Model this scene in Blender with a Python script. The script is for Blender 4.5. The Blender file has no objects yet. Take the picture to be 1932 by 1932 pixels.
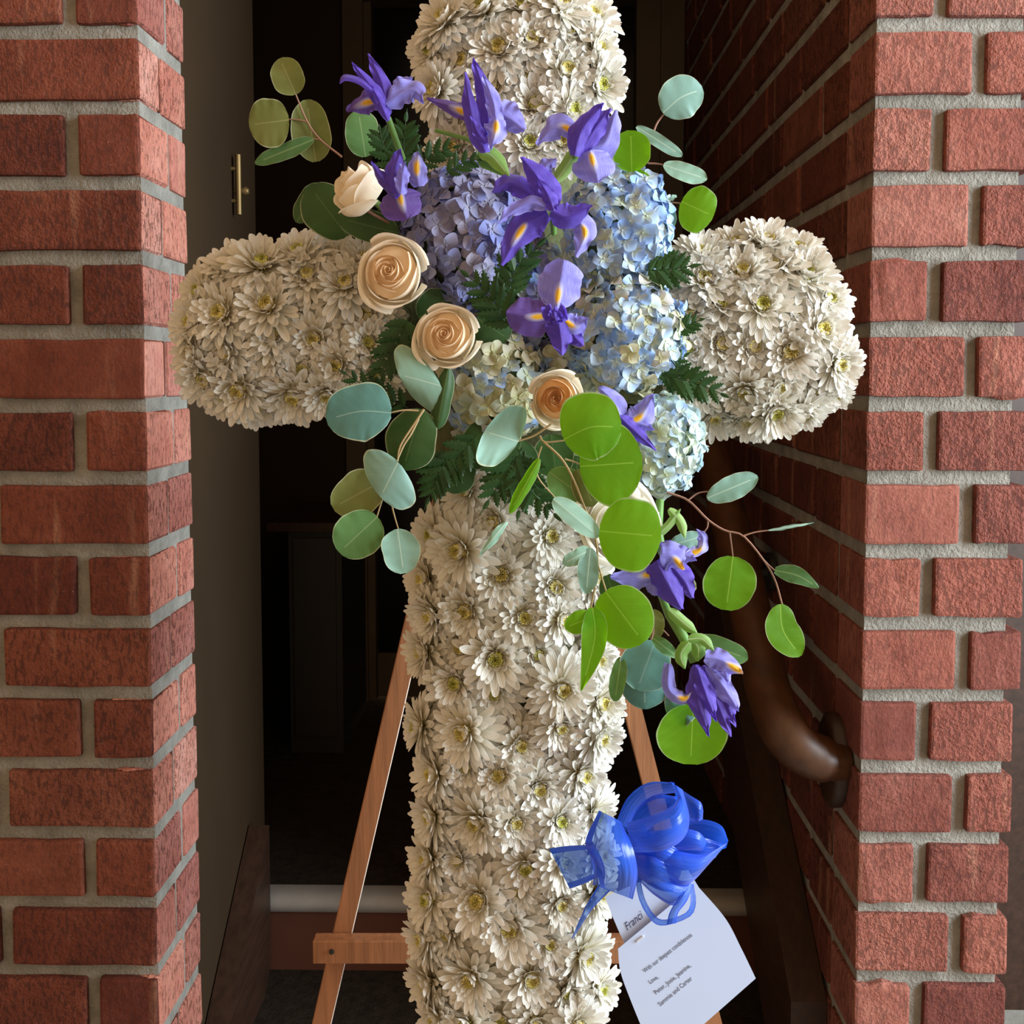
import bpy, bmesh, math, random
from mathutils import Vector, Matrix, Quaternion
R = random.Random(7)
C = bpy.context.scene.collection
S = bpy.context.scene
F, CX, CY = 1932.0, 966.0, 818.0
CAM = Vector((0.0, -1.12, 1.07))
# ---------------------------------------------------------------- camera, world, lights, exposure
cd = bpy.data.cameras.new('camera'); cam = bpy.data.objects.new('camera', cd); C.objects.link(cam)
cam.location = CAM; cam.rotation_euler = (math.radians(90 - 3.5), 0, math.radians(1.0))
cd.sensor_width = 36; cd.lens = 36.0; cd.shift_y = -(966 - CY) / 1932.0; cd.clip_start = 0.02
S.camera = cam
CR = cam.rotation_euler.to_matrix()
S.view_settings.view_transform = 'Standard'; S.view_settings.look = 'None'
S.view_settings.gamma = 1; S.view_settings.use_curve_mapping = False
S.view_settings.exposure = 0.0
wd = bpy.data.worlds.new('world'); S.world = wd; wd.use_nodes = True
wd.node_tree.nodes['Background'].inputs[0].default_value = (1.0, 0.66, 0.37, 1)
wd.node_tree.nodes['Background'].inputs[1].default_value = 0.86
def area(name, loc, target, sx, sy, power, col):
    l = bpy.data.lights.new(name, 'AREA'); l.shape = 'RECTANGLE'; l.size = sx; l.size_y = sy
    l.energy = power; l.color = col
    o = bpy.data.objects.new(name, l); C.objects.link(o); o.location = loc
    o.rotation_euler = (Vector(target) - Vector(loc)).to_track_quat('-Z', 'Y').to_euler()
    return o
area('daylight', (2.3, -0.98, 1.45), (0, -0.45, 1.0), 1.3, 2.0, 200, (0.80, 0.92, 1.0))
S.cycles.max_bounces = 8; S.cycles.transparent_max_bounces = 12

# ---------------------------------------------------------------- pixel ray to point on the plane y = Y
def W(px, py, Y):
    d = CR @ Vector(((px - CX) / F, -(py - CY) / F, -1.0))
    t = (Y - CAM.y) / d.y
    return CAM + d * t
def mpp(Y): return (Y - CAM.y) / F          # metres per pixel at depth Y

# ---------------------------------------------------------------- materials
def newmat(name):
    m = bpy.data.materials.new(name); m.use_nodes = True
    nt = m.node_tree; b = nt.nodes['Principled BSDF']
    return m, nt, b, nt.nodes['Material Output']
def nd(nt, t, **k):
    n = nt.nodes.new(t)
    for a, v in k.items():
        if a.startswith('i_'): n.inputs[a[2:].replace('_', ' ')].default_value = v
        else: setattr(n, a, v)
    return n
def ramp(nt, fac, stops):
    r = nd(nt, 'ShaderNodeValToRGB')
    while len(r.color_ramp.elements) < len(stops): r.color_ramp.elements.new(0.5)
    for e, (p, c) in zip(r.color_ramp.elements, stops):
        e.position = p; e.color = (*c, 1) if len(c) == 3 else c
    nt.links.new(fac, r.inputs[0]); return r
def mathn(nt, op, a, b=None, clamp=False):
    n = nd(nt, 'ShaderNodeMath', operation=op, use_clamp=clamp)
    for i, v in enumerate((a, b)):
        if v is None: continue
        if isinstance(v, (int, float)): n.inputs[i].default_value = v
        else: nt.links.new(v, n.inputs[i])
    return n.outputs[0]
def mixc(nt, fac, a, b, mode='MIX'):
    n = nd(nt, 'ShaderNodeMix', data_type='RGBA', blend_type=mode)
    for i, v in ((0, fac), (6, a), (7, b)):
        if isinstance(v, (int, float)): n.inputs[i].default_value = v
        elif isinstance(v, tuple): n.inputs[i].default_value = (*v, 1)
        else: nt.links.new(v, n.inputs[i])
    return n.outputs[2]
def bump(nt, b, h, dist, strength=1.0):
    n = nd(nt, 'ShaderNodeBump'); n.inputs['Distance'].default_value = dist; n.inputs['Strength'].default_value = strength
    nt.links.new(h, n.inputs['Height']); nt.links.new(n.outputs[0], b.inputs['Normal'])
def noise(nt, co, scale, detail=4, rough=.6):
    n = nd(nt, 'ShaderNodeTexNoise'); n.inputs['Scale'].default_value = scale
    n.inputs['Detail'].default_value = detail; n.inputs['Roughness'].default_value = rough
    nt.links.new(co, n.inputs['Vector']); return n.outputs[0]
def mapping(nt, co, scale):
    n = nd(nt, 'ShaderNodeMapping'); n.inputs['Scale'].default_value = scale; nt.links.new(co, n.inputs[0]); return n.outputs[0]

def translucent(nt, b, out, col, amount, tcol=None):
    t = nd(nt, 'ShaderNodeBsdfTranslucent'); mx = nd(nt, 'ShaderNodeMixShader'); mx.inputs[0].default_value = amount
    if tcol is None: tcol = col
    if isinstance(tcol, tuple): t.inputs[0].default_value = (*tcol, 1)
    else: nt.links.new(tcol, t.inputs[0])
    nt.links.new(b.outputs[0], mx.inputs[1]); nt.links.new(t.outputs[0], mx.inputs[2])
    nt.links.new(mx.outputs[0], out.inputs[0])

def mat_brick(name, base, dark, pale):
    m, nt, b, out = newmat(name)
    tc = nd(nt, 'ShaderNodeTexCoord'); geo = nd(nt, 'ShaderNodeNewGeometry'); oi = nd(nt, 'ShaderNodeObjectInfo')
    co = geo.outputs['Position']
    n1 = noise(nt, co, 14, 5, .65); n2 = noise(nt, mapping(nt, co, (55, 55, 20)), 4, 6, .7); n3 = noise(nt, co, 260, 3, .6)
    n4 = noise(nt, mapping(nt, co, (28, 28, 3)), 1.4, 2)
    c = ramp(nt, n1, [(.3, dark), (.55, base), (.8, pale)]).outputs[0]
    rnd = ramp(nt, oi.outputs['Random'], [(0, (.62, .52, .55)), (.35, (.95, .9, .9)), (.7, (1.1, 1.05, 1.0)), (1, (1.25, 1.4, 1.45))]).outputs[0]
    c = mixc(nt, 1.0, c, rnd, 'MULTIPLY')
    c = mixc(nt, mathn(nt, 'MULTIPLY', ramp(nt, n4, [(.62, (0, 0, 0)), (.74, (1, 1, 1))]).outputs[0], .28), c, (.50, .27, .17))
    sp = ramp(nt, n3, [(.70, (0, 0, 0)), (.78, (1, 1, 1))]).outputs[0]
    c = mixc(nt, mathn(nt, 'MULTIPLY', sp, .45), c, (.6, .42, .33))
    nt.links.new(c, b.inputs['Base Color']); b.inputs['Roughness'].default_value = .88
    b.inputs['Specular IOR Level'].default_value = .25
    pits = ramp(nt, n2, [(.30, (0, 0, 0)), (.46, (1, 1, 1))]).outputs[0]
    h = mathn(nt, 'ADD', mathn(nt, 'MULTIPLY', pits, .55), mathn(nt, 'MULTIPLY', n3, .6))
    h = mathn(nt, 'ADD', h, mathn(nt, 'MULTIPLY', noise(nt, co, 75, 4, .7), .9))
    h = mathn(nt, 'MULTIPLY', h, mathn(nt, 'ADD', .25, mathn(nt, 'MULTIPLY', mathn(nt, 'FRACT', mathn(nt, 'MULTIPLY', oi.outputs['Random'], 7.3)), 1.1)))
    bump(nt, b, h, .0055, 1.0)
    return m
M = {}
M['brick'] = mat_brick('brick_red', (.165, .046, .027), (.105, .027, .016), (.225, .078, .047))
M['brick_shaded'] = mat_brick('brick_shaded', (.125, .034, .020), (.08, .022, .014), (.16, .05, .03))  # darker copy of the brick: shade of the inward-facing wall put into colour
M['brick_rose'] = mat_brick('brick_rose', (.225, .073, .052), (.16, .047, .034), (.29, .118, .087))
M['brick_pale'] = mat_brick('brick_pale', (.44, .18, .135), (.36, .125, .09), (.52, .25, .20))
m, nt, b, out = newmat('mortar'); geo = nd(nt, 'ShaderNodeNewGeometry'); co = geo.outputs['Position']
c = ramp(nt, noise(nt, co, 30, 5), [(.3, (.17, .16, .135)), (.7, (.31, .295, .26))]).outputs[0]
nt.links.new(c, b.inputs['Base Color']); b.inputs['Roughness'].default_value = .95
bump(nt, b, mathn(nt, 'ADD', noise(nt, co, 240, 4, .7), mathn(nt, 'MULTIPLY', noise(nt, co, 60, 3), 1.2)), .003, .9); M['mortar'] = m

def mat_plain(name, col, rough=.6, nscale=20, var=.25, spec=.4, metallic=0, bscale=None, bdist=.001, stretch=(1, 1, 1)):
    m, nt, b, out = newmat(name); geo = nd(nt, 'ShaderNodeNewGeometry'); co = mapping(nt, geo.outputs['Position'], stretch)
    d = tuple(x * (1 - var) for x in col); l = tuple(min(1, x * (1 + var)) for x in col)
    c = ramp(nt, noise(nt, co, nscale, 4), [(.3, d), (.7, l)]).outputs[0]
    nt.links.new(c, b.inputs['Base Color']); b.inputs['Roughness'].default_value = rough
    b.inputs['Specular IOR Level'].default_value = spec; b.inputs['Metallic'].default_value = metallic
    if bscale: bump(nt, b, noise(nt, co, bscale, 4), bdist, .7)
    M[name] = m; return m
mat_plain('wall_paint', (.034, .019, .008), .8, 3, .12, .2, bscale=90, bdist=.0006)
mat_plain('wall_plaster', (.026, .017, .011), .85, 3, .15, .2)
mat_plain('casing_paint', (.07, .052, .035), .6, 5, .15, .3)
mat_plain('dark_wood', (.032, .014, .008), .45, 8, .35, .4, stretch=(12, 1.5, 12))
mat_plain('rail_wood', (.060, .022, .008), .45, 6, .35, .5, stretch=(8, 2, 8))
mat_plain('iron', (.02, .018, .016), .5, 10, .2, .4)
mat_plain('brass', (.22, .15, .06), .5, 20, .2, .5, metallic=.7)
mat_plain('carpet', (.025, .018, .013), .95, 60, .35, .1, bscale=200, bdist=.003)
mat_plain('riser_paint', (.075, .026, .015), .7, 6, .2, .2)
mat_plain('nosing_metal', (.25, .225, .20), .5, 15, .15, .5)
mat_plain('ceiling_paint', (.2, .18, .15), .8, 4, .1, .2)
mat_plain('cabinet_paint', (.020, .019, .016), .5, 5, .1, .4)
mat_plain('pavement', (.22, .21, .19), .9, 12, .2, .2, bscale=80, bdist=.002)
mat_plain('easel_wood', (.29, .12, .052), .55, 5, .22, .35, stretch=(30, 30, 2), bscale=12, bdist=.0005)
mat_plain('lit_edge_wood', (.72, .58, .48), .6, 8, .1, .3, stretch=(30, 30, 2))  # pale side of the easel legs: a lit edge put into the colour
mat_plain('foam', (.12, .13, .06), .9, 60, .3, .1, bscale=200, bdist=.002)
mat_plain('stem_green', (.10, .22, .045), .45, 60, .2, .4)
mat_plain('stem_brown', (.26, .135, .095), .5, 60, .2, .4)
mat_plain('stem_tan', (.40, .30, .16), .5, 60, .2, .4)
mat_plain('paper', (.46, .55, .76), .7, 8, .03, .2)
mat_plain('ink', (.06, .06, .08), .7, 8, .05, .2)
mat_plain('ink_blue', (.05, .05, .12), .7, 8, .05, .2)
mat_plain('staple', (.85, .85, .88), .3, 8, .02, .6, metallic=.6)
m, nt, b, out = newmat('door_glass'); b.inputs['Base Color'].default_value = (.004, .004, .005, 1); b.inputs['Roughness'].default_value = .18
b.inputs['Specular IOR Level'].default_value = .2; M['door_glass'] = m

# petals / leaves. UV 'px' holds (across px, along px from the signal patch); UV 'st' holds (t, s)
def uvxy(nt, name):
    u = nd(nt, 'ShaderNodeUVMap', uv_map=name); s = nd(nt, 'ShaderNodeSeparateXYZ'); nt.links.new(u.outputs[0], s.inputs[0]); return s.outputs[0], s.outputs[1]
def mat_leaf(name, col, col2, vein, trans, tcol, rough=.5, rim=(.6, .62, .42)):
    m, nt, b, out = newmat(name); geo = nd(nt, 'ShaderNodeNewGeometry'); oi = nd(nt, 'ShaderNodeObjectInfo')
    x, y = uvxy(nt, 'px'); t, s = uvxy(nt, 'st')
    c = ramp(nt, noise(nt, geo.outputs['Position'], 22, 3), [(.35, col), (.68, col2)]).outputs[0]
    c = mixc(nt, 1.0, c, ramp(nt, oi.outputs['Random'], [(0, (.82, .86, .9)), (1, (1.12, 1.1, 1.0))]).outputs[0], 'MULTIPLY')
    ax = mathn(nt, 'ABSOLUTE', x)
    v1 = mathn(nt, 'MULTIPLY', mathn(nt, 'LESS_THAN', ax, 1.1), mathn(nt, 'LESS_THAN', s, .86))
    sv = mathn(nt, 'ABSOLUTE', mathn(nt, 'SUBTRACT', mathn(nt, 'MODULO', mathn(nt, 'ADD', mathn(nt, 'SUBTRACT', y, mathn(nt, 'MULTIPLY', ax, .75)), 200), 17), 8.5))
    v2 = mathn(nt, 'MULTIPLY', mathn(nt, 'LESS_THAN', sv, .5), .16)
    v = mathn(nt, 'MAXIMUM', mathn(nt, 'MULTIPLY', v1, .75), v2)
    rm = mathn(nt, 'MULTIPLY', mathn(nt, 'GREATER_THAN', mathn(nt, 'ABSOLUTE', t), .955), .55)
    c = mixc(nt, v, c, vein); c = mixc(nt, rm, c, rim)
    nt.links.new(c, b.inputs['Base Color']); b.inputs['Roughness'].default_value = rough
    b.inputs['Specular IOR Level'].default_value = .35
    tc = mixc(nt, v, tcol, tuple(min(1, q * 1.25) for q in tcol))
    translucent(nt, b, out, c, trans, tc)
    M[name] = m
mat_leaf('leaf_blue', (.20, .36, .30), (.27, .46, .40), (.45, .60, .50), .18, (.16, .38, .18))
mat_leaf('leaf_bright', (.095, .27, .004), (.14, .34, .006), (.34, .55, .08), .55, (.26, .60, .004))
mat_leaf('leaf_green', (.07, .17, .055), (.11, .24, .085), (.25, .36, .16), .30, (.16, .34, .03))
mat_leaf('leaf_deep', (.028, .075, .018), (.045, .11, .03), (.10, .17, .06), .22, (.06, .16, .015))  # deep and olive tones: shade put into the colour of green leaves
mat_leaf('leaf_olive', (.12, .145, .04), (.17, .19, .06), (.30, .30, .13), .25, (.22, .26, .04))
mat_leaf('leaf_teal', (.06, .16, .14), (.10, .24, .21), (.24, .38, .32), .15, (.08, .22, .12))
mat_leaf('bract', (.17, .34, .08), (.30, .46, .16), (.5, .62, .35), .40, (.35, .6, .08))
m, nt, b, out = newmat('fern'); geo = nd(nt, 'ShaderNodeNewGeometry'); oi = nd(nt, 'ShaderNodeObjectInfo')
c = ramp(nt, noise(nt, geo.outputs['Position'], 60, 3), [(.3, (.008, .030, .006)), (.7, (.022, .072, .014))]).outputs[0]
nt.links.new(c, b.inputs['Base Color']); b.inputs['Roughness'].default_value = .45; b.inputs['Specular IOR Level'].default_value = .35
translucent(nt, b, out, c, .25, (.02, .11, .008)); M['fern'] = m

def mat_iris(name, c1, c2, tcol):
    m, nt, b, out = newmat(name); geo = nd(nt, 'ShaderNodeNewGeometry')
    x, y = uvxy(nt, 'px'); t, s = uvxy(nt, 'st')
    comb = nd(nt, 'ShaderNodeCombineXYZ'); nt.links.new(x, comb.inputs[0]); nt.links.new(y, comb.inputs[1])
    streak = noise(nt, mapping(nt, comb.outputs[0], (.55, .05, 1)), 1.0, 4, .7)
    c = ramp(nt, streak, [(.3, c1), (.7, c2)]).outputs[0]
    c = mixc(nt, mathn(nt, 'MULTIPLY', mathn(nt, 'POWER', mathn(nt, 'ABSOLUTE', t), 8), .35), c, tuple(min(1, q * 1.6) for q in c2))
    # signal patch: white halo then yellow tongue
    def ell(ax_, ay_, off):
        e = mathn(nt, 'ADD', mathn(nt, 'POWER', mathn(nt, 'DIVIDE', x, ax_), 2), mathn(nt, 'POWER', mathn(nt, 'DIVIDE', mathn(nt, 'ADD', y, off), ay_), 2))
        return mathn(nt, 'SUBTRACT', 1.35, e, True)
    c = mixc(nt, mathn(nt, 'MULTIPLY', ell(8.5, 22, -3), .75), c, (.62, .62, .82))
    c = mixc(nt, ell(5.5, 15, 0), c, (.92, .50, .02))
    nt.links.new(c, b.inputs['Base Color']); b.inputs['Roughness'].default_value = .5
    b.inputs['Specular IOR Level'].default_value = .3; b.inputs['Sheen Weight'].default_value = .2
    bump(nt, b, streak, .0012, .5)
    translucent(nt, b, out, c, .32, mixc(nt, ell(6, 16, 0), tcol, (.9, .5, .02)))
    M[name] = m
mat_iris('iris_violet', (.048, .022, .27), (.13, .07, .52), (.16, .08, .75))
mat_iris('iris_blue', (.17, .15, .58), (.33, .32, .84), (.28, .25, .90))
mat_iris('iris_plum', (.085, .04, .24), (.15, .085, .38), (.18, .08, .5))

def mat_mum(name, tip, mid, base):
    m, nt, b, out = newmat(name); geo = nd(nt, 'ShaderNodeNewGeometry'); oi = nd(nt, 'ShaderNodeObjectInfo')
    t, s = uvxy(nt, 'st')
    c = ramp(nt, s, [(0, base), (.35, mid), (.75, tip)]).outputs[0]
    c = mixc(nt, 1.0, c, ramp(nt, oi.outputs['Random'], [(0, (.93, .91, .86)), (1, (1, 1, 1))]).outputs[0], 'MULTIPLY')
    nt.links.new(c, b.inputs['Base Color']); b.inputs['Roughness'].default_value = .42
    b.inputs['Specular IOR Level'].default_value = .35
    w = nd(nt, 'ShaderNodeMath', operation='SINE'); nt.links.new(mathn(nt, 'MULTIPLY', t, 14), w.inputs[0])
    bump(nt, b, w.outputs[0], .0004, .35)
    translucent(nt, b, out, c, .30, c); M[name] = m
mat_mum('mum_petal', (.82, .81, .77), (.82, .78, .65), (.74, .68, .36))
mat_plain('mum_centre', (.84, .70, .28), .6, 300, .35, .3)
mat_plain('mum_centre_green', (.66, .66, .20), .6, 300, .35, .3)
mat_plain('calyx', (.12, .20, .05), .6, 60, .3, .3)

def mat_rose(name, rimc, midc, basec):
    m, nt, b, out = newmat(name); t, s = uvxy(nt, 'st')
    c = ramp(nt, s, [(.2, basec), (.65, midc), (.95, rimc)]).outputs[0]
    nt.links.new(c, b.inputs['Base Color']); b.inputs['Roughness'].default_value = .5
    b.inputs['Specular IOR Level'].default_value = .3; b.inputs['Sheen Weight'].default_value = .15
    translucent(nt, b, out, c, .30, c); M[name] = m
mat_rose('rose_outer', (.92, .85, .73), (.92, .83, .67), (.88, .76, .56))
mat_rose('rose_inner', (.95, .86, .70), (.95, .78, .56), (.93, .70, .44))
mat_rose('rose_apricot', (.95, .82, .62), (.92, .64, .36), (.86, .48, .20))
mat_rose('rose_white', (.90, .88, .84), (.88, .84, .76), (.80, .74, .58))

def mat_floret(name, stops, cen, tr):
    m, nt, b, out = newmat(name); t, s = uvxy(nt, 'st'); oi = nd(nt, 'ShaderNodeObjectInfo'); geo = nd(nt, 'ShaderNodeNewGeometry')
    k = mathn(nt, 'ADD', mathn(nt, 'MULTIPLY', oi.outputs['Random'], .6), mathn(nt, 'MULTIPLY', noise(nt, geo.outputs['Position'], 16, 2), .4))
    c = ramp(nt, k, stops).outputs[0]
    c = mixc(nt, mathn(nt, 'SUBTRACT', .75, mathn(nt, 'MULTIPLY', s, 1.4), True), c, cen)
    nt.links.new(c, b.inputs['Base Color']); b.inputs['Roughness'].default_value = .55; b.inputs['Specular IOR Level'].default_value = .3
    translucent(nt, b, out, c, .3, c); M[name] = m
mat_floret('hyd_violet', [(.15, (.15, .19, .52)), (.5, (.22, .24, .47)), (.85, (.36, .33, .42))], (.32, .32, .42), .3)
mat_floret('hyd_blue', [(.15, (.20, .36, .76)), (.5, (.30, .47, .78)), (.85, (.50, .62, .76))], (.66, .74, .62), .3)
mat_floret('hyd_pale', [(.15, (.28, .43, .76)), (.5, (.43, .57, .76)), (.85, (.58, .64, .52))], (.68, .74, .46), .3)
mat_floret('hyd_cream', [(.15, (.60, .60, .62)), (.5, (.66, .64, .48)), (.85, (.56, .55, .34))], (.54, .54, .26), .3)
mat_floret('hyd_mint', [(.15, (.44, .62, .84)), (.5, (.58, .72, .78)), (.85, (.66, .74, .56))], (.70, .80, .50), .3)
mat_plain('hyd_eye', (.45, .52, .55), .6, 100, .2, .3)

m, nt, b, out = newmat('ribbon'); t, s = uvxy(nt, 'st'); geo = nd(nt, 'ShaderNodeNewGeometry')
edge = mathn(nt, 'GREATER_THAN', mathn(nt, 'ABSOLUTE', t), .72)
c = mixc(nt, edge, (.014, .115, .72), (.006, .075, .66))
nt.links.new(c, b.inputs['Base Color']); b.inputs['Roughness'].default_value = .28; b.inputs['Specular IOR Level'].default_value = .6
b.inputs['Sheen Weight'].default_value = .3
cmb = nd(nt, 'ShaderNodeCombineXYZ'); nt.links.new(mathn(nt, 'MULTIPLY', t, 5), cmb.inputs[0]); nt.links.new(mathn(nt, 'MULTIPLY', s, 2.2), cmb.inputs[1])
wv = noise(nt, cmb.outputs[0], 1.0, 1); bump(nt, b, wv, .0012, .7)
tr = nd(nt, 'ShaderNodeBsdfTransparent'); tr.inputs[0].default_value = (.55, .75, 1, 1)
tl = nd(nt, 'ShaderNodeBsdfTranslucent'); tl.inputs[0].default_value = (.015, .13, .85, 1)
m1 = nd(nt, 'ShaderNodeMixShader'); m1.inputs[0].default_value = .35; nt.links.new(b.outputs[0], m1.inputs[1]); nt.links.new(tl.outputs[0], m1.inputs[2])
m2 = nd(nt, 'ShaderNodeMixShader'); nt.links.new(mathn(nt, 'MULTIPLY', mathn(nt, 'SUBTRACT', 1, edge), .26), m2.inputs[0])
nt.links.new(m1.outputs[0], m2.inputs[1]); nt.links.new(tr.outputs[0], m2.inputs[2]); nt.links.new(m2.outputs[0], out.inputs[0]); M['ribbon'] = m

# ---------------------------------------------------------------- object helpers
def tag(o, label=None, cat=None, group=None, kind=None):
    if label: o['label'] = label
    if cat: o['category'] = cat
    if group: o['group'] = group
    if kind: o['kind'] = kind
    return o
def thing(name, label, cat, loc=(0, 0, 0), group=None):
    o = bpy.data.objects.new(name, None); o.empty_display_size = .02; C.objects.link(o); o.location = loc
    return tag(o, label, cat, group)
class MB:
    def __init__(s): s.v = []; s.f = []; s.uv = []; s.uv2 = []; s.sm = True; s.mi = []
    def grid(s, P, ST=None, PX=None, mi=0, flip=False):
        n, k = len(P), len(P[0]); o = len(s.v)
        for r in P: s.v.extend(r)
        for i in range(n - 1):
            for j in range(k - 1):
                q = [(i, j), (i + 1, j), (i + 1, j + 1), (i, j + 1)]
                if flip: q.reverse()
                s.f.append([o + a * k + b for a, b in q]); s.mi.append(mi)
                s.uv.append([ST[a][b] if ST else (0, 0) for a, b in q]); s.uv2.append([PX[a][b] if PX else (0, 0) for a, b in q])
    def faces(s, V, Fs, mi=0):
        o = len(s.v); s.v.extend([Vector(v) for v in V])
        for f in Fs: s.f.append([o + i for i in f]); s.uv.append([(0, .5)] * len(f)); s.uv2.append([(0, 0)] * len(f)); s.mi.append(mi)
    def box(s, lo, hi, mi=0):
        x0, y0, z0 = lo; x1, y1, z1 = hi
        s.faces([(x0, y0, z0), (x1, y0, z0), (x1, y1, z0), (x0, y1, z0), (x0, y0, z1), (x1, y0, z1), (x1, y1, z1), (x0, y1, z1)],
                [(0, 3, 2, 1), (4, 5, 6, 7), (0, 1, 5, 4), (1, 2, 6, 5), (2, 3, 7, 6), (3, 0, 4, 7)], mi)
    def tube(s, pts, r, seg=6, mi=0, cap=True):
        pts = [Vector(p) for p in pts]; n = len(pts); rr = r if isinstance(r, (list, tuple)) else [r] * n
        ring = []; up = Vector((0.13, 0.31, .94)).normalized(); u0 = None
        for i, p in enumerate(pts):
            d = (pts[min(i + 1, n - 1)] - pts[max(i - 1, 0)])
            d = d.normalized() if d.length > 1e-9 else Vector((0, 0, 1))
            u = (d.cross(up) if u0 is None else (u0 - d * u0.dot(d)))
            if u.length < 1e-6: u = d.cross(Vector((1, 0, 0)))
            u.normalize(); u0 = u; v = d.cross(u)
            ring.append([p + (u * math.cos(a) + v * math.sin(a)) * rr[i] for a in [2 * math.pi * k / seg for k in range(seg + 1)]])
        s.grid(ring, mi=mi)
        if cap:
            for rg, rev in ((ring[0][:-1], 0), (ring[-1][:-1], 1)):
                s.faces(rg, [list(range(seg))[::(1 if rev else -1)]], mi)
    def mesh(s, name, mats, off=None):
        me = bpy.data.meshes.new(name); off = Vector(off) if off is not None else Vector()
        me.from_pydata([tuple(v - off) for v in s.v], [], s.f)
        a = me.uv_layers.new(name='st'); b_ = me.uv_layers.new(name='px')
        a.data.foreach_set('uv', [c for f in s.uv for p in f for c in p]); b_.data.foreach_set('uv', [c for f in s.uv2 for p in f for c in p])
        me.polygons.foreach_set('use_smooth', [s.sm] * len(s.f)); me.polygons.foreach_set('material_index', s.mi)
        for mt in (mats if isinstance(mats, (list, tuple)) else [mats]): me.materials.append(M[mt] if isinstance(mt, str) else mt)
        me.update(); return me
    def build(s, name, mats, parent=None):
        off = parent.location if parent and not parent.parent else (parent.parent.location + parent.location if parent else None)
        o = bpy.data.objects.new(name, s.mesh(name, mats, off)); C.objects.link(o)
        if parent: o.parent = parent
        return o
def put(name, me, parent=None, mw=None):
    o = bpy.data.objects.new(name, me); C.objects.link(o)
    if parent: o.parent = parent
    if mw is not None: o.matrix_local = mw
    return o
def crom(P, n):     # Catmull-Rom resample of tuples
    P = [tuple(p) for p in P]; k = len(P) - 1
    if k == 1: return [tuple(a + (b - a) * i / n for a, b in zip(P[0], P[1])) for i in range(n + 1)]
    E = [tuple(2 * a - b for a, b in zip(P[0], P[1]))] + P + [tuple(2 * a - b for a, b in zip(P[-1], P[-2]))]
    out = []
    for i in range(n + 1):
        u = i / n * k; j = min(int(u), k - 1); t = u - j; a, b, c, d = E[j:j + 4]
        out.append(tuple(.5 * (2 * q + (r_ - p) * t + (2 * p - 5 * q + 4 * r_ - s_) * t * t + (3 * q - p - 3 * r_ + s_) * t ** 3) for p, q, r_, s_ in zip(a, b, c, d)))
    return out
def prof_iris(s): return max(.06, math.sin(math.pi * min(1, .12 + .88 * s ** .85))) ** .8
def prof_oval(s): return max(0.03, 1 - abs(2 * s - 1) ** 2.2) ** .5
def prof_lance(s): return max(.02, math.sin(math.pi * (s * .93 + .05) ** .8) ** .9)
def prof_strap(s): return max(.05, min(1, s * 5 + .4) * (1 - max(0, s - .7) / .3 * .9))
def sheet(mb, mid, w, Y, prof=prof_oval, cup=.3, tilt=0, wdir=None, ruffle=0, blotch=None, nl=12, nw=6, bow=0, seed=0, irr=0, crease=0):
    """mid: [(px,py[,dY mm])...] midrib; w: full width px; positive cup = edges away from camera"""
    rr = random.Random(seed); ph = rr.uniform(0, 6)
    mid = [(p[0], p[1], (p[2] if len(p) > 2 else 0)) for p in mid]
    L = sum(math.hypot(a[0] - b[0], a[1] - b[1]) for a, b in zip(mid, mid[1:]))
    Q = crom(mid, nl); P = []; ST = []; PX = []
    bs = .0
    if blotch is not None:
        best = min(range(nl + 1), key=lambda i: math.hypot(Q[i][0] - blotch[0], Q[i][1] - blotch[1])); bs = best / nl
    for i, (x, y, dy) in enumerate(Q):
        s = i / nl
        if wdir is None:
            a, b = Q[max(i - 1, 0)], Q[min(i + 1, nl)]; tx, ty = b[0] - a[0], b[1] - a[1]; l = math.hypot(tx, ty) or 1
            nx, ny = -ty / l, tx / l
        else:
            l = math.hypot(*wdir); nx, ny = wdir[0] / l, wdir[1] / l
        hw = w * .5 * prof(s); Yc = Y + dy * .001; k = mpp(Yc)
        row = []; st = []; px_ = []
        for j in range(nw + 1):
            t = j / nw * 2 - 1
            rf = ruffle * (math.sin(s * 11 + t * 3 + ph) + .55 * math.sin(s * 27 + t * 2 + ph * 2)) * t * t
            ir = 1 + irr * (math.sin(s * 5.2 + ph + (2.1 if t > 0 else 0)) + .5 * math.sin(s * 10.5 + 2 * ph + (1.3 if t > 0 else 0)))
            yy = Yc + k * hw * (cup * t * t + tilt * t + crease * abs(t) ** .7) + k * rf + k * bow * math.sin(math.pi * s) * -1
            row.append(W(x + nx * hw * t * ir + rf * .35, y + ny * hw * t * ir + rf * .35, yy)); st.append((t, s))
            px_.append((t * hw, (s - bs) * L if blotch is not None else (s * L + (900 if prof is not prof_oval else 0))))
        P.append(row); ST.append(st); PX.append(px_)
    mb.grid(P, ST, PX)
def loft(mb, A, B, Y, bulge=0, n=18, nw=8):
    f = lambda P: [(p[0], p[1], (p[2] if len(p) > 2 else 0)) for p in P]
    a, b = crom(f(A), n), crom(f(B), n); P = []; ST = []
    for i in range(n + 1):
        row = []; st = []
        for j in range(nw + 1):
            t = j / nw; x, y, d = [p + (q - p) * t for p, q in zip(a[i], b[i])]
            bl = bulge * 4 * t * (1 - t) * (.4 + .6 * math.sin(math.pi * i / n))
            row.append(W(x, y, Y - (d + bl) * .001)); st.append((t * 2 - 1, i / n))
        P.append(row); ST.append(st)
    mb.grid(P, ST, ST)
ORD = 'first second third fourth fifth sixth seventh eighth ninth tenth eleventh twelfth thirteenth fourteenth fifteenth'.split()
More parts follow.
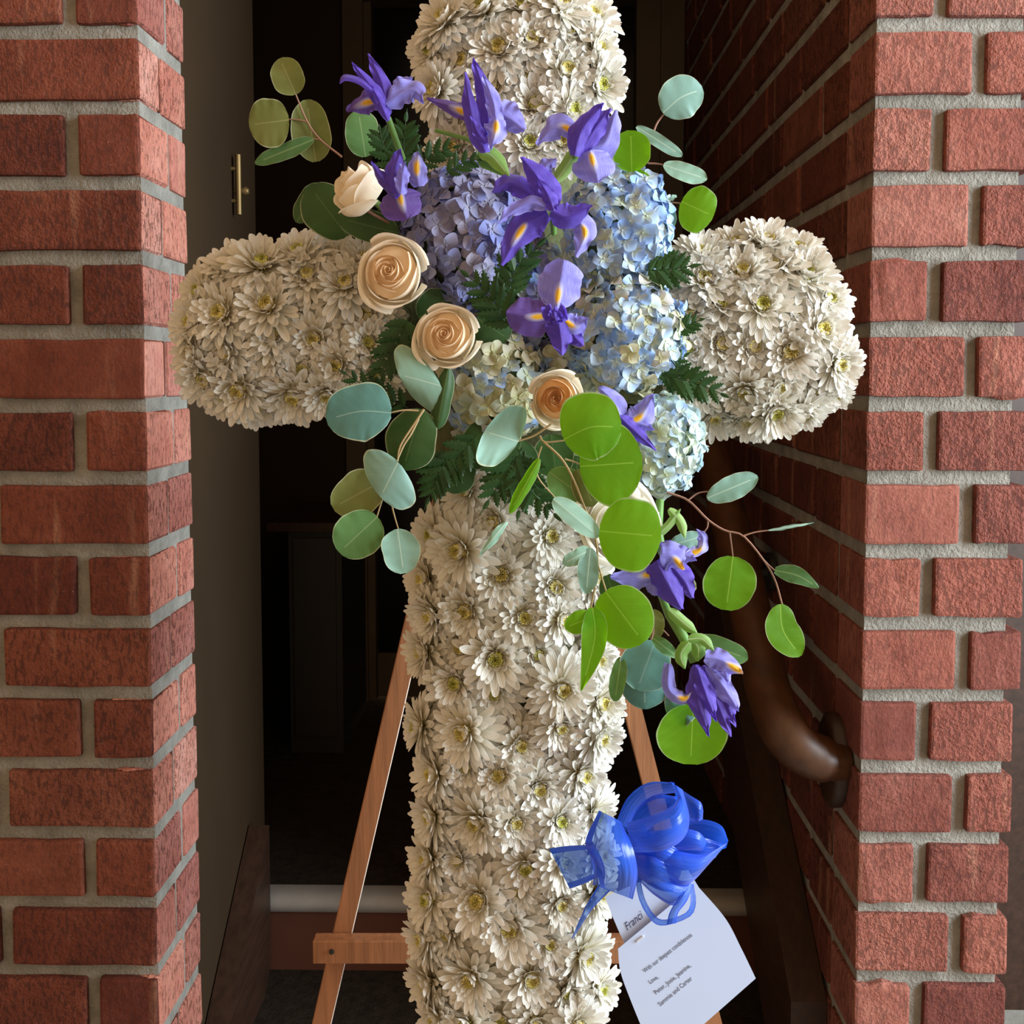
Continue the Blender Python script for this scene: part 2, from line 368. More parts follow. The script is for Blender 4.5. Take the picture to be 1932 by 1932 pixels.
# ================================================================ SETTING
XL = W(280, 966, 0).x; XR = W(1632, 966, 0).x            # inner corners of the two brick pillars
zt, zb = W(150, 57, 0).z, W(150, 1835, 0).z
CH = (zt - zb) / 13.0                                    # course height
PX0 = mpp(0)
def course_z(i): return zb + CH * i                      # centre of bed joint i (0 = lowest in view)
JT = .0158                                               # joint width
def brick_mesh(sx, sy, sz, rr, seg=2, bev=.0035):
    bm = bmesh.new(); bmesh.ops.create_cube(bm, size=1)
    for v in bm.verts: v.co = Vector((v.co.x * sx, v.co.y * sy, v.co.z * sz))
    ln = [e for e in bm.edges if abs(e.verts[0].co.x - e.verts[1].co.x) > .5 * sx]
    bmesh.ops.subdivide_edges(bm, edges=ln, cuts=3)
    for v in bm.verts:
        v.co += Vector((rr.uniform(-.0006, .0006), rr.uniform(-.0007, .0007), rr.uniform(-.0010, .0010)))
    ed = [e for e in bm.edges if e.is_manifold and e.calc_face_angle(0) > .8]
    bmesh.ops.bevel(bm, geom=ed, offset=bev, segments=seg, affect='EDGES', profile=.6)
    me = bpy.data.meshes.new('brick'); bm.to_mesh(me); bm.free()
    for p in me.polygons: p.use_smooth = False
    return me
def add_brick(root, x0, x1, y0, y1, z0, z1, mat, rr, seg=2):
    me = brick_mesh(x1 - x0, y1 - y0, z1 - z0, rr, seg); me.materials.append(M[mat])
    o = put('brick', me, root)
    o.location = Vector(((x0 + x1) / 2, (y0 + y1) / 2, (z0 + z1) / 2)) - root.location + Vector((rr.uniform(-.0006, .0006), rr.uniform(-.0012, .0006), rr.uniform(-.0006, .0006)))
    o.rotation_euler = (rr.uniform(-.004, .004), rr.uniform(-.005, .005), rr.uniform(-.004, .004))
    return o
def struct(name, label=None, loc=(0, 0, 0)):
    o = bpy.data.objects.new(name, None); C.objects.link(o); o.location = loc; o.empty_display_size = .1
    return tag(o, label, None, None, 'structure')
rb = random.Random(3)
DEP = .150                                               # depth of the left pillar
# ---- left pillar. joint pixel on the front face, one per course from the top of the picture down
wl = struct('wall_left', 'red brick pillar left of the doorway with grey mortar joints', (XL, 0, 0))
EDGE_L = XL
fj = {13: 122, 12: 125, 11: None, 10: 135, 9: None, 8: 148, 7: None, 6: 158, 5: None, 4: 162, 3: None, 2: 172, 1: None, 0: 182}
for i in range(-2, 17):
    z0, z1 = course_z(i - 1) + JT * .5, course_z(i) - JT * .5      # course below bed joint i
    short = i % 2 == 0
    wx = .0685 if short else .1665
    xs = [XL - wx, XL]
    j = 0
    x = XL - wx
    # corner brick runs from the front face back; its side shows a longer or shorter cheek
    ycut = .088 if short else .062
    add_brick(wl, XL - wx, XL - .0022, 0, .07, z0, z1, 'brick', rb)
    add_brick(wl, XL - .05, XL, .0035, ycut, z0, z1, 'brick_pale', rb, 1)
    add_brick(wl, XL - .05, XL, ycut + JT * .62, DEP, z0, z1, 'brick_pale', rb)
    while x > XL - .46:
        nx = x - JT; xe = max(nx - .168, XL - .503)
        if xe < nx - .01: add_brick(wl, xe, nx, 0, .09, z0, z1, 'brick', rb)
        x = xe
mb = MB(); mb.sm = False
mb.box((XL - .50, .0085, 0), (XL - .0035, DEP - .004, 2.2)); mb.build('mortar', 'mortar', wl)
# ---- right pillar and the long brick wall behind it
wr = struct('wall_right', 'red brick wall at the right running back into the dark entry', (XR, 0, 0))
for i in range(-2, 25):
    z0, z1 = course_z(i - 1) + JT * .5 + .002, course_z(i) - JT * .5 + .002
    short = i % 2 == 0
    a = .0625 if short else .1035
    e = .1685
    yc = .095 if short else .19
    add_brick(wr, XR, XR + a, 0, yc if short else .09, z0, z1, 'brick_rose', rb)
    add_brick(wr, XR + a + JT, XR + (e if i <= 4 else e + .006), 0, .09, z0, z1, 'brick_rose', rb)
    y = (.095 if short else .09)
    if not short:
        add_brick(wr, XR, XR + .09, .09 + JT * .6, .09 + JT * .6 + .095, z0, z1, 'brick_shaded', rb); y = .09 + JT * .6 + .095
    while y < 1.36:
        y0 = y + JT * .75; y1 = min(y0 + .19, 1.385)
        if y1 - y0 < .03: break
        add_brick(wr, XR, XR + .09, y0, y1, z0, z1, 'brick_shaded', rb, 1); y = y1
mb = MB(); mb.sm = False
mb.box((XR + .0045, .0085, 0), (XR + .160, 1.385, 2.2)); mb.build('mortar', 'mortar', wr)
# ---- beyond the right pillar: added dark wall filling in for a dark recess
mb = MB(); mb.sm = False; mb.box((XR + .165, .55, 0), (XR + 1.6, .6, 2.2)); tag(mb.build('wall_outer', 'dark_wood'), 'added dark wall beyond the right brick pillar', kind='structure')
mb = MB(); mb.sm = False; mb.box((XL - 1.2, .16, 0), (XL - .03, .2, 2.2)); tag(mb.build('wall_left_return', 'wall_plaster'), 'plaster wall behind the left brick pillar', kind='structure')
# ---- painted side wall inside the doorway, left
XW = XL - .014
def at_x(px, x, py):           # point where the pixel ray meets the plane x = x
    d = CR @ Vector(((px - CX) / F, -(py - CY) / F, -1.0)); return CAM + d * (x / d.x)
YE = at_x(488, XW, 800).y
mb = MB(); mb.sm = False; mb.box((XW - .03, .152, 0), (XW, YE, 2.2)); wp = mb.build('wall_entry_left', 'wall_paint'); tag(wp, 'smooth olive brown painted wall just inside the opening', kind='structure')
p = at_x(436, XW, 292); q = at_x(436, XW, 404)
mb = MB(); mb.tube([p + Vector((.010, 0, 0)), Vector((p.x + .010, p.y, q.z))], .0042, 10)
lb = mb.build('bolt_rod', 'brass', wp)
mb = MB(); kz = W(447, 358, p.y).z
mb.tube([Vector((XW, p.y + .012, kz)), Vector((XW + .008, p.y + .012, kz)), Vector((XW + .018, p.y + .012, kz)), Vector((XW + .022, p.y + .012, kz))], [.0025, .003, .007, .004], 10)
for dz in (.02, -.02 + (q.z - p.z)): mb.tube([Vector((XW - .002, p.y, p.z - .02 if dz > 0 else q.z + .02)), Vector((XW + .011, p.y, p.z - .02 if dz > 0 else q.z + .02))], .003, 8)
mb.build('knob', 'brass', lb)
# ---- back wall with door, landing, steps
YB = 1.385; ZL = W(800, 1320, YB).z
mb = MB(); mb.sm = False
xa, xb, zh = W(655, 700, YB).x, W(1283, 700, YB).x, W(900, -32, YB).z
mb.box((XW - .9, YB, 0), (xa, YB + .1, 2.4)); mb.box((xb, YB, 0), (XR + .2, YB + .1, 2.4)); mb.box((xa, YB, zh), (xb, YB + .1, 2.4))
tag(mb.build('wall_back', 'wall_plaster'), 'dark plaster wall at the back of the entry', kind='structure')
dr = struct('door_1', 'dark glazed door in a brown casing at the back of the entry', (W(950, 1320, YB).x, YB, ZL))
xi, xj = W(706, 700, YB).x, W(1196, 700, YB).x; zi = W(900, 4, YB).z
def quickbox(name, mat, par, *bs):
    mb = MB(); mb.sm = False
    for lo, hi in bs: mb.box(lo, hi)
    return mb.build(name, mat, par)
quickbox('casing', 'casing_paint', dr, ((xa, YB - .022, ZL), (xi - .018, YB + .06, zh)), ((xi - .018, YB - .008, ZL), (xi, YB + .06, zi + .018)))
xm = W(1240, 700, YB).x
quickbox('casing', 'casing_paint', dr, ((xm, YB - .022, ZL), (xb, YB + .06, zh)), ((xj, YB - .008, ZL), (xm, YB + .06, zi + .018)))
quickbox('lintel', 'casing_paint', dr, ((xi - .018, YB - .022, zi), (xm, YB + .06, zh)))
quickbox('pane', 'door_glass', dr, ((xi, YB + .035, ZL + .11), (xj, YB + .042, zi)))
quickbox('kick_panel', 'casing_paint', dr, ((xi, YB + .025, ZL), (xj, YB + .05, ZL + .11)))
tag(quickbox('ceiling', 'ceiling_paint', None, ((XW - .9, .155, 2.2), (XR + .2, YB + .1, 2.28))), 'ceiling of the entry', kind='structure')
tag(quickbox('wall_side_left', 'wall_plaster', None, ((XW - .94, .2, 0), (XW - .9, YB + .1, 2.3))), 'dark side wall of the entry', kind='structure')
YN = .45; ZT = W(900, 1690, YN).z
st = struct('stairs', 'dark carpeted steps with pale metal nosing rising into the entry', (0, YN, 0))
xs0, xs1 = W(497, 1700, YN).x, W(1425, 1700, YN).x
quickbox('landing', 'carpet', st, ((XW - .9, YN + .004, ZT - .06), (XR, YB + .09, ZT - .002)))
zn = W(900, 1721, YN).z; zr = W(900, 1833, YN).z
mb = MB(); n = 8; prof = [(YN + .03, ZT), (YN + .008, ZT + .001), (YN - .004, ZT - .004), (YN - .009, ZT - .012), (YN - .008, zn + .002), (YN - .001, zn)]
mb.grid([[Vector((x, y, z)) for y, z in prof] for x in (xs0 - .012, xs1 + .002)], flip=True); mb.build('nosing', 'nosing_metal', st)
quickbox('riser', 'riser_paint', st, ((XL - .03, YN, zr - .05), (XR, YN + .02, zn + .001)))
quickbox('tread', 'carpet', st, ((XL - .03, .2, zr - .1), (XR, YN, zr)))
quickbox('riser', 'riser_paint', st, ((XL - .03, .2, 0), (XR, .21, zr - .1)))
# stringers that slope with the flight
def stringer(label, pts_x, ys, zs, thick, name):
    x0, x1 = pts_x; (ya, za), (yb, zb_) = ys, zs
    mb = MB(); mb.sm = False; h = .22
    V = [(x0, ya, za), (x1, ya, za), (x1, ya, za - h), (x0, ya, za - h), (x0, yb, zb_), (x1, yb, zb_), (x1, yb, zb_ - h), (x0, yb, zb_ - h)]
    mb.faces(V, [(0, 1, 2, 3), (7, 6, 5, 4), (0, 4, 5, 1), (3, 2, 6, 7), (0, 3, 7, 4), (1, 5, 6, 2)])
    return tag(mb.build(name, 'dark_wood'), label, kind='structure')
a = W(508, 1557, .42); ax = a.x; b1 = at_x(432, ax, 1932); s_ = (a.z - b1.z) / (a.y - b1.y)
yf = .10
stringer('dark stained wooden stair stringer at the foot of the left wall', (XL - .012, ax), (.42, a.z), (yf, a.z - s_ * (.42 - yf)), .05, 'baseboard_left')
rx = XR - .045; c1 = at_x(1440, rx, 1600)
stringer('dark wooden stair stringer at the foot of the right brick wall', (rx, XR - .001), (.75, c1.z + .75 * (.75 - c1.y)), (yf, c1.z - .75 * (c1.y - yf)), .05, 'baseboard_right')
tag(quickbox('floor', 'pavement', None, ((-3, -3.2, -.05), (3, .2, 0)), ((XR + .16, .2, -.05), (3, .6, 0))), 'grey paving in front of the steps', kind='structure')
# ---- handrail on the right wall
hr = thing('handrail', 'thick rounded brown wooden handrail curving back to the right brick wall', 'handrail', at_x(1585, XR, 1433))
XH = XR - .072
pr = [at_x(1588, XR - .004, 1436)]
p1 = at_x(1540, XR - .035, 1428)
p2 = at_x(1490, XH + .008, 1395); p3 = at_x(1455, XH, 1320); p4 = at_x(1432, XH, 1225)
dirn = (p4 - p3).normalized()
path = [tuple(v) for v in (pr[0], p1, p2, p3, p4)]
path = crom(path, 16) + [tuple(p4 + Vector((0, .30 * k, .20 * k))) for k in (.5, 1, 2, 3)]
mb = MB(); mb.tube(path, [.024] * 3 + [.027] * 6 + [.028] * (len(path) - 9), 14); mb.build('rail', 'rail_wood', hr)
mb = MB(); ctr = at_x(1582, XR, 1433)
ring = lambda x, k: [Vector((x, ctr.y + .042 * k * math.cos(t * math.pi / 10), ctr.z + .056 * k * math.sin(t * math.pi / 10))) for t in range(21)]
mb.grid([ring(XR - .0005, 1), ring(XR - .012, 1), ring(XR - .016, .85), ring(XR - .017, 0.01)]); mb.build('wall_plate', 'dark_wood', hr)
bk = Vector((XR, .42, p4.z + .2 * (.42 - p4.y) / .3 - .005))
mb = MB(); mb.tube([bk + Vector((0, 0, -.10)), bk + Vector((-.02, 0, -.10)), bk + Vector((-.055, 0, -.075)), bk + Vector((-.07, 0, -.02))], .008, 8)
mb.tube([bk + Vector((0, 0, -.10)), bk + Vector((-.008, 0, -.10))], .03, 12); mb.build('bracket', 'iron', hr)
# ---- cabinet on the landing
cb = thing('low_cabinet', 'low dim cabinet on the landing left of the dark door', 'cabinet', W(575, 1330, 1.32))
zc0 = ZT; q0, q1 = W(545, 1100, 1.05), W(645, 1100, 1.05)
quickbox('body', 'cabinet_paint', cb, ((q0.x, 1.05, zc0), (q1.x, 1.36, W(600, 1000, 1.05).z)))
quickbox('top', 'dark_wood', cb, ((q0.x - .04, 1.03, W(600, 1000, 1.05).z), (q1.x + .004, 1.37, W(600, 984, 1.05).z)))
quickbox('door', 'cabinet_paint', cb, ((q0.x + .012, 1.042, zc0 + .04), (q1.x - .012, 1.05, W(600, 1015, 1.05).z)))
# ---- easel
DS = -.16                                                # the easel and its cross stand this far in front of the opening
YEZ = .035 + DS
es = thing('easel', 'natural wood display easel with two splayed legs behind the flower cross', 'easel', W(980, 2100, YEZ))
def plank(name, p, q, w, y, th, mat, edge_right=False, par=es):
    a, b = W(*p, y), W(*q, y); d = (b - a); d.y = 0; d.normalize(); n = Vector((-d.z, 0, d.x)); n = n if n.x > 0 else -n
    hw = w * mpp(y) / 2; mb = MB(); mb.sm = False
    V = []
    for yy in (y, y + th):
        for c_, s in ((a, -1), (a, 1), (b, 1), (b, -1)): V.append(Vector((c_.x, yy, c_.z)) + n * hw * s)
    mb.faces(V, [(0, 1, 2, 3), (7, 6, 5, 4), (0, 4, 5, 1), (2, 6, 7, 3), (3, 7, 4, 0)]); mb.faces(V, [(1, 5, 6, 2)], 1)
    bmx = mb.build(name, [mat, 'lit_edge_wood' if name == 'leg' else mat], par)
    bv = bmx.modifiers.new('bevel', 'BEVEL'); bv.width = .0012; bv.segments = 2
    return bmx
def foot(p, q):     # extend the line p-q (pixels) until it meets the ground
    for k in range(1, 400):
        t = k / 50; pt = (p[0] + (q[0] - p[0]) * t, p[1] + (q[1] - p[1]) * t)
        if W(*pt, YEZ).z < .004: return pt
    return pt
pl, ql = (880, 740), (606, 1932)
plank('leg', pl, foot(pl, ql), 36, YEZ, .017, 'easel_wood')
pr_, qr = (1040, 740), (1352, 1960)
plank('leg', pr_, foot(pr_, qr), 36, YEZ, .017, 'easel_wood')
plank('head_block', (880, 800), (1040, 800), 60, YEZ - .018, .017, 'easel_wood')
plank('crossbar', (590, 1797), (1345, 1797), 45, YEZ - .017, .016, 'easel_wood')
pb = foot((960, 800), (960, 1900)); a = W(960, 800, YEZ + .03); mb = MB(); mb.sm = False
mb.tube([a, Vector((a.x, YEZ + .20, 0.005))], .011, 6); mb.build('back_leg', 'easel_wood', es)
mb = MB(); sc = W(625, 1797, YEZ - .019); mb.tube([sc, sc + Vector((0, .006, 0))], .0025, 8); mb.build('screw', 'iron', es)
# the arrangement stands DS in front of the pillar plane; its depths below are given from there
_W, _mpp = W, mpp
def W(px, py, Y): return _W(px, py, Y + DS)
def mpp(Y): return _mpp(Y + DS)
# ================================================================ FLOWERS
# ---- foam cross that carries everything
YC = -.085
fc = thing('foam_cross', 'padded cross-shaped foam base packed under the white chrysanthemums', 'wreath base', W(966, 1900, YC))
def capsule(mb, a, b, r, k=.8):
    n = 10; P = []
    d = (b - a); L = d.length; d.normalize(); s = Vector((0, 1, 0)).cross(d).normalized()
    prof = [(-r * .75 * math.cos(t * math.pi / 2 / 5) , r * math.sin(t * math.pi / 2 / 5) + .0005) for t in range(6)]
    prof += [(L + r * .75 * math.sin(t * math.pi / 2 / 5), r * math.cos(t * math.pi / 2 / 5) + .0005) for t in range(6)]
    for u, rad in prof: P.append([a + d * u + s * math.cos(q * math.pi / 10) * rad + Vector((0, 1, 0)) * math.sin(q * math.pi / 10) * rad * k for q in range(21)])
    mb.grid(P)
mb = MB(); capsule(mb, W(975, 130, YC), W(965, 1990, YC), .070, .68); mb.build('upright', 'foam', fc)
mb = MB(); capsule(mb, W(505, 622, YC), W(1435, 636, YC), .058, .85); mb.build('crossarm', 'foam', fc)

# ---- chrysanthemums
def petal_strip(mb, r0, L, wd, elev, az, curl, rr, z0=0, segs=6):
    ca, sa = math.cos(az), math.sin(az); P = []; ST = []
    u = r0; z = z0; e = elev
    SS = (0, .25, .5, .7, .84, .93, .98, 1.0)
    for i in range(len(SS)):
        s = SS[i]
        hw = wd * .5 * (.45 + .55 * math.sin(math.pi * min(1, s * .62 + .05)) ** 1.1) * (1 if s < .78 else max(.16, math.sqrt(max(0, 1 - ((s - .78) / .222) ** 2))))
        row = []; st = []
        for t in (-1, 0, 1):
            lift = hw * (.65 - .35 * s) * t * t
            x, y, zz = u - lift * math.sin(e), hw * t, z + lift * math.cos(e)
            row.append(Vector((x * ca - y * sa, x * sa + y * ca, zz))); st.append((t, s))
        P.append(row); ST.append(st)
        if i < len(SS) - 1:
            q = SS[i + 1] - s; u += L * q * math.cos(e); z += L * q * math.sin(e); e -= curl * q
    mb.grid(P, ST, ST)
mum_var = []
def mum_variant(seed, openness=1.0):
    rr = random.Random(seed); out = []
    a = MB(); tiers = [(22, .95, -6, .205, .25), (22, .92, 8, .195, .20), (21, .84, 20, .18, .05), (18, .74, 32, .17, -.1)]
    for k, (n, L, el, wd, cl) in enumerate(tiers):
        for i in range(n):
            petal_strip(a, .06, L * rr.uniform(.86, 1.07), wd * rr.uniform(.85, 1.15), math.radians(el * openness + rr.uniform(-7, 7)), 2 * math.pi * (i + .5 * (k % 2)) / n + rr.uniform(-.09, .09), cl + rr.uniform(-.15, .25), rr, k * .035)
    b_ = MB(); tiers = [(17, .60, 44, .15, -.4), (14, .44, 56, .13, -.6), (12, .32, 66, .105, -.8)]
    for k, (n, L, el, wd, cl) in enumerate(tiers):
        for i in range(n):
            petal_strip(b_, .05 + .02 * k, L * rr.uniform(.82, 1.1), wd * rr.uniform(.85, 1.1), math.radians(el + rr.uniform(-8, 8)), 2 * math.pi * (i + .5 * (k % 2)) / n + rr.uniform(-.12, .12), cl, rr, .10 + k * .015, 5)
    c = MB()
    for i in range(46):
        r_ = .015 + .17 * math.sqrt(i / 46); t = i * 2.39996
        p_ = Vector((r_ * math.cos(t), r_ * math.sin(t), .20)); q_ = p_ + Vector((-.12 * r_ * math.cos(t) * 2, -.12 * r_ * math.sin(t) * 2, .13 + .10 * i / 46 + rr.uniform(-.02, .02)))
        c.tube([p_, q_, q_ + Vector((-.015 * math.cos(t), -.015 * math.sin(t), .02))], [.017, .022, .008], 5, cap=False)
    d = MB(); d.tube([Vector((0, 0, -.30)), Vector((0, 0, -.12)), Vector((0, 0, -.02)), Vector((0, 0, .05))], [.06, .07, .24, .26], 8)
    return (a.mesh('mum_outer_petals', 'mum_petal'), b_.mesh('mum_inner_petals', 'mum_petal'), c.mesh('mum_centre', 'mum_centre' if seed % 3 else 'mum_centre_green'), d.mesh('mum_calyx', 'calyx'))
mum_var = [mum_variant(s, o) for s, o in ((1, 1), (2, 1.2), (3, .8), (4, 1.1), (5, 1.0), (6, 1.6), (7, 1.3), (8, .9))]
rows = {
 'top': [[(830,28,70),(905,8,72),(985,0,74),(1062,0,72),(1122,22,70)], [(806,92,64),(868,112,72),(940,85,76),(1005,70,70),(1075,52,76),(1136,92,68)],
         [(812,165,66),(925,160,74),(1003,145,70),(1072,128,76),(1138,158,70)], [(862,210,70),(935,225,70),(1012,195,80),(1085,205,72)], [(850,275,66),(925,285,66),(1000,265,70),(1062,262,66)]],
 'left arm': [[(428,492,66),(492,490,74),(560,468,70),(622,480,70),(690,482,66)], [(368,545,66),(432,540,70),(578,512,66),(650,530,74)],
         [(352,605,66),(412,588,80),(502,572,82),(592,562,54),(688,592,72)], [(350,665,60),(420,665,70),(512,628,68),(590,640,70),(694,645,62)],
         [(382,718,70),(447,738,78),(500,680,58),(568,698,62),(632,690,66),(705,710,66)], [(412,762,56),(484,772,64),(552,752,78),(615,752,64)]],
 'right arm': [[(1328,470,66),(1392,452,66),(1450,448,66),(1508,462,64)], [(1330,520,70),(1402,505,66),(1458,498,72),(1526,510,70),(1572,560,60)],
         [(1302,580,64),(1364,566,80),(1440,572,78),(1505,585,62),(1556,620,74)], [(1300,655,66),(1365,648,74),(1426,652,68),(1492,664,80),(1590,690,66)],
         [(1318,735,68),(1405,745,66),(1478,735,60),(1545,735,62),(1582,758,46)], [(1350,792,66),(1410,800,60),(1466,782,72),(1520,792,56),(1438,822,46)]],
 'upright': [[(872,925,62),(940,905,60),(1010,930,64)], [(806,1010,62),(862,1040,82),(928,985,60),(1042,1012,72),(1122,1010,66)],
         [(790,1092,62),(946,1085,78),(1050,1108,72),(1132,1090,62)], [(806,1165,68),(876,1155,76),(990,1166,74),(1068,1172,64),(1138,1165,66)],
         [(788,1232,62),(862,1225,62),(935,1243,86),(1018,1238,60),(1136,1248,62)], [(856,1290,72),(930,1312,66),(1064,1304,76),(1142,1328,66)],
         [(778,1372,62),(870,1384,80),(985,1410,66),(1062,1378,60),(1140,1398,66)], [(808,1462,66),(875,1450,58),(940,1464,70),(1020,1492,70),(1106,1466,72)],
         [(804,1545,66),(894,1556,76),(976,1556,66),(1062,1552,64),(1134,1540,64)], [(796,1622,64),(858,1628,50),(992,1642,74),(1070,1630,64),(1140,1615,62)],
         [(800,1700,66),(900,1700,86),(975,1690,50),(1062,1712,62),(1138,1692,62)], [(790,1775,66),(836,1768,56),(960,1752,90),(1040,1785,60),(1108,1808,76)],
         [(796,1860,66),(884,1852,76),(1004,1852,76),(1075,1880,60),(1142,1870,58)], [(812,1930,62),(872,1938,66),(944,1930,62),(1012,1938,64),(1096,1940,66)]],
}
def skel(px, py):
    a1 = (970, max(95, min(2010, py))); a2 = (max(480, min(1478, px)), 628)
    d1 = (px - a1[0], py - a1[1]); d2 = (px - a2[0], py - a2[1])
    return d1 if math.hypot(*d1) < math.hypot(*d2) else d2
nm = 0
for region, rws in rows.items():
    for ri, rw in enumerate(rws):
        for ci, (px, py, rad) in enumerate(sorted(rw)):
            dx, dy = skel(px, py); d = math.hypot(dx, dy) or 1e-6
            th = math.asin(min(.985, d / 205.0)) * .82
            jj = random.Random(nm * 13 + 5)
            nrm = Vector((dx / d * math.sin(th), -math.cos(th), -dy / d * math.sin(th))) + Vector((jj.uniform(-.22, .22), 0, jj.uniform(-.18, .26)))
            nrm.normalize()
            y = YC - .072 * math.cos(th) - .004 - jj.uniform(0, .012)
            p_ = W(px, py, y - .012) - nrm * .012
            col = 'cream' if px < 900 else 'white'
            lab = f'{col} chrysanthemum, {ORD[ci]} from left in the {ORD[ri]} row down of the cross {region}'
            t_ = thing('chrysanthemum', lab, 'flower', p_, f'chrysanthemums on the cross {region}')
            sc_ = rad * (1.06 + .10 * math.sin(th) ** 2) * mpp(y)
            q_ = nrm.to_track_quat('Z', 'Y') @ Quaternion((0, 0, 1), jj.uniform(0, 6.28))
            t_.rotation_mode = 'QUATERNION'; t_.rotation_quaternion = q_; t_.scale = (sc_,) * 3
            va = mum_var[(nm * 5 + ri) % 8]
            for nme, me in zip(('petals', 'inner_petals', 'flower_centre', 'calyx'), va):
                o = put(nme, me, t_)
                if 'petals' in nme: o['kind'] = 'stuff'
            nm += 1

# ---- roses
def rose(px, py, Y, rad, aim, label, mats, seed, flat=1.0, squash=1.0, ncore=10, nout=9, flare=1.0):
    rr = random.Random(seed); p_ = W(px, py, Y)
    t_ = thing('rose', label, 'flower', p_)
    nrm = Vector(aim).normalized(); q_ = nrm.to_track_quat('Z', 'Y')
    t_.rotation_mode = 'QUATERNION'; t_.rotation_quaternion = q_; k = rad * mpp(Y); t_.scale = (k, k * squash, k)
    n = ncore + nout
    def ztop(r_): return .34 - .42 * r_ ** 2.2
    for i in range(n):
        core = i < ncore
        g = i / max(1, ncore - 1) if core else (i - ncore) / max(1, nout - 1)
        rt = (.035 + .48 * g ** 1.15) if core else (.60 + .27 * g)          # rim radius
        az0 = (i * 2.39996 if core else i * 2 * math.pi * .382 + 1) + rr.uniform(-.25, .25)
        span = math.radians(118 - 28 * g if core else 74 - 12 * g); spiral = .30 * (1 - g) + .10 if core else .05
        ox, oy = rr.uniform(-.06, .06) * g, rr.uniform(-.06, .06) * g
        if core and i > 3: span *= .82
        fl = 0 if core else (.03 + .12 * g ** 1.5) * flare
        mb = MB(); P = []; ST = []; nr, nc = 12, 14
        for a in range(nr + 1):
            h = a / nr; row = []; st = []
            for b_ in range(nc + 1):
                v = b_ / nc * 2 - 1
                drop = (.10 if core else .30 * flat) * abs(v) ** 2.4
                zt_ = ztop(rt) * flat - drop + .02 * math.sin(v * 6 + i * 1.7)
                zb_ = -.62
                z = zb_ + (zt_ - zb_) * h
                belly = rt + (.03 + .12 * rt) * math.sin(math.pi * min(1, .25 + .75 * h)) - .25 * (1 - h) ** 2
                r_ = max(.02, belly) * (1 + spiral * v)
                over = max(0, h - .74) / .26
                wav = 1 + .35 * math.sin(v * 4 + i * 2.3)
                r_ += fl * over ** 1.5 * wav + (.020 * over * over if core else 0); z -= fl * .75 * over ** 2.4 * wav
                ang = az0 + v * span * (1 - .10 * h)
                r_ *= 1 - (.13 if core and i > 2 else .05) * (1 - v * v) + (.03 * math.sin(i * 5.1 + seed))
                row.append(Vector((r_ * math.cos(ang) + ox, r_ * math.sin(ang) + oy, z))); st.append((v, min(1, (.35 + .65 * (rt if not core else .5 * g)) * .6 + .4 * h ** 3)))
            P.append(row); ST.append(st)
        mb.grid(P, ST, ST)
        put('petal', mb.mesh('rose_petal', mats[0] if core else mats[1]), t_)
    mb = MB(); mb.grid([[Vector((r_ * math.cos(q * math.pi / 10), r_ * math.sin(q * math.pi / 10), (ztop(r_) - .26 - .1 * r_) * flat)) for q in range(21)] for r_ in (.01, .1, .2, .3, .42, .54, .64)], [[(0, .5)] * 21] * 7)  # dome added just below the rims so gaps between petals stay light
    put('filler_dome', mb.mesh('rose_filler', mats[0]), t_)
    mb = MB(); mb.tube([Vector((0, 0, -1.1)), Vector((0, 0, -.75)), Vector((0, 0, -.60)), Vector((0, 0, -.48))], [.10, .11, .24, .30], 10)
    put('calyx', mb.mesh('rose_calyx', 'calyx'), t_)
    return t_
YR = -.235
rose(737, 512, YR, 74, (-.12, -1, .10), 'large cream rose facing front at the inner end of the left arm', ('rose_inner', 'rose_outer'), 1, squash=1.06, ncore=14, nout=9)
rose(842, 632, YR - .01, 69, (-.16, -1, .16), 'cream rose below and right of the largest cream rose', ('rose_inner', 'rose_outer'), 5, ncore=14, nout=9)
rose(1050, 752, YR - .015, 60, (-.12, -1, .02), 'apricot-centred rose below the blue hydrangeas, tucked against bright green leaves', ('rose_apricot', 'rose_outer'), 3, ncore=17, nout=9, flare=.9)
rose(668, 348, YR + .02, 66, (-.62, -.42, .50), 'half-open cream rose seen side-on at the upper left', ('rose_outer', 'rose_outer'), 4, ncore=6, nout=7, flare=.8, flat=1.35)
rose(1170, 985, YR - .002, 86, (.15, -1, .35), 'open white rose half hidden behind bright green round leaves', ('rose_white', 'rose_white'), 6, nout=9, flare=1.6, flat=.7)

# ---- hydrangeas
def floret_variant(seed):
    rr = random.Random(seed); mb = MB()
    for i in range(4):
        az = i * math.pi / 2 + rr.uniform(-.12, .12); cup_ = rr.uniform(.0, .5); ca, sa = math.cos(az), math.sin(az); sg = rr.uniform(.9, 1.08); rf = rr.uniform(-.22, .22)
        P = []; ST = []
        for a in range(7):
            s = a / 6; hw = .50 * sg * math.sin(math.pi * min(.97, .10 + s * .80)) ** .7; u = .05 + .92 * s * sg
            row = []; st = []
            for b_ in range(5):
                t = b_ / 2 - 1; z = .34 * s * cup_ - .26 * s ** 2.5 * (1 - cup_) + .16 * t * t * hw * 2 + rf * t * s + (i % 2) * .02
                x_, y_ = u * (1 - .10 * t * t * s), hw * t
                row.append(Vector((x_ * ca - y_ * sa, x_ * sa + y_ * ca, z))); st.append((t, s))
            P.append(row); ST.append(st)
        mb.grid(P, ST, ST)
    mb.tube([Vector((0, 0, -.5)), Vector((0, 0, -.05))], .05, 5)
    mb.tube([Vector((0, 0, -.02)), Vector((0, 0, .06)), Vector((0, 0, .10))], [.09, .10, .03], 6)
    return mb
fl_mb = [floret_variant(s) for s in range(6)]
fl_cache = {}
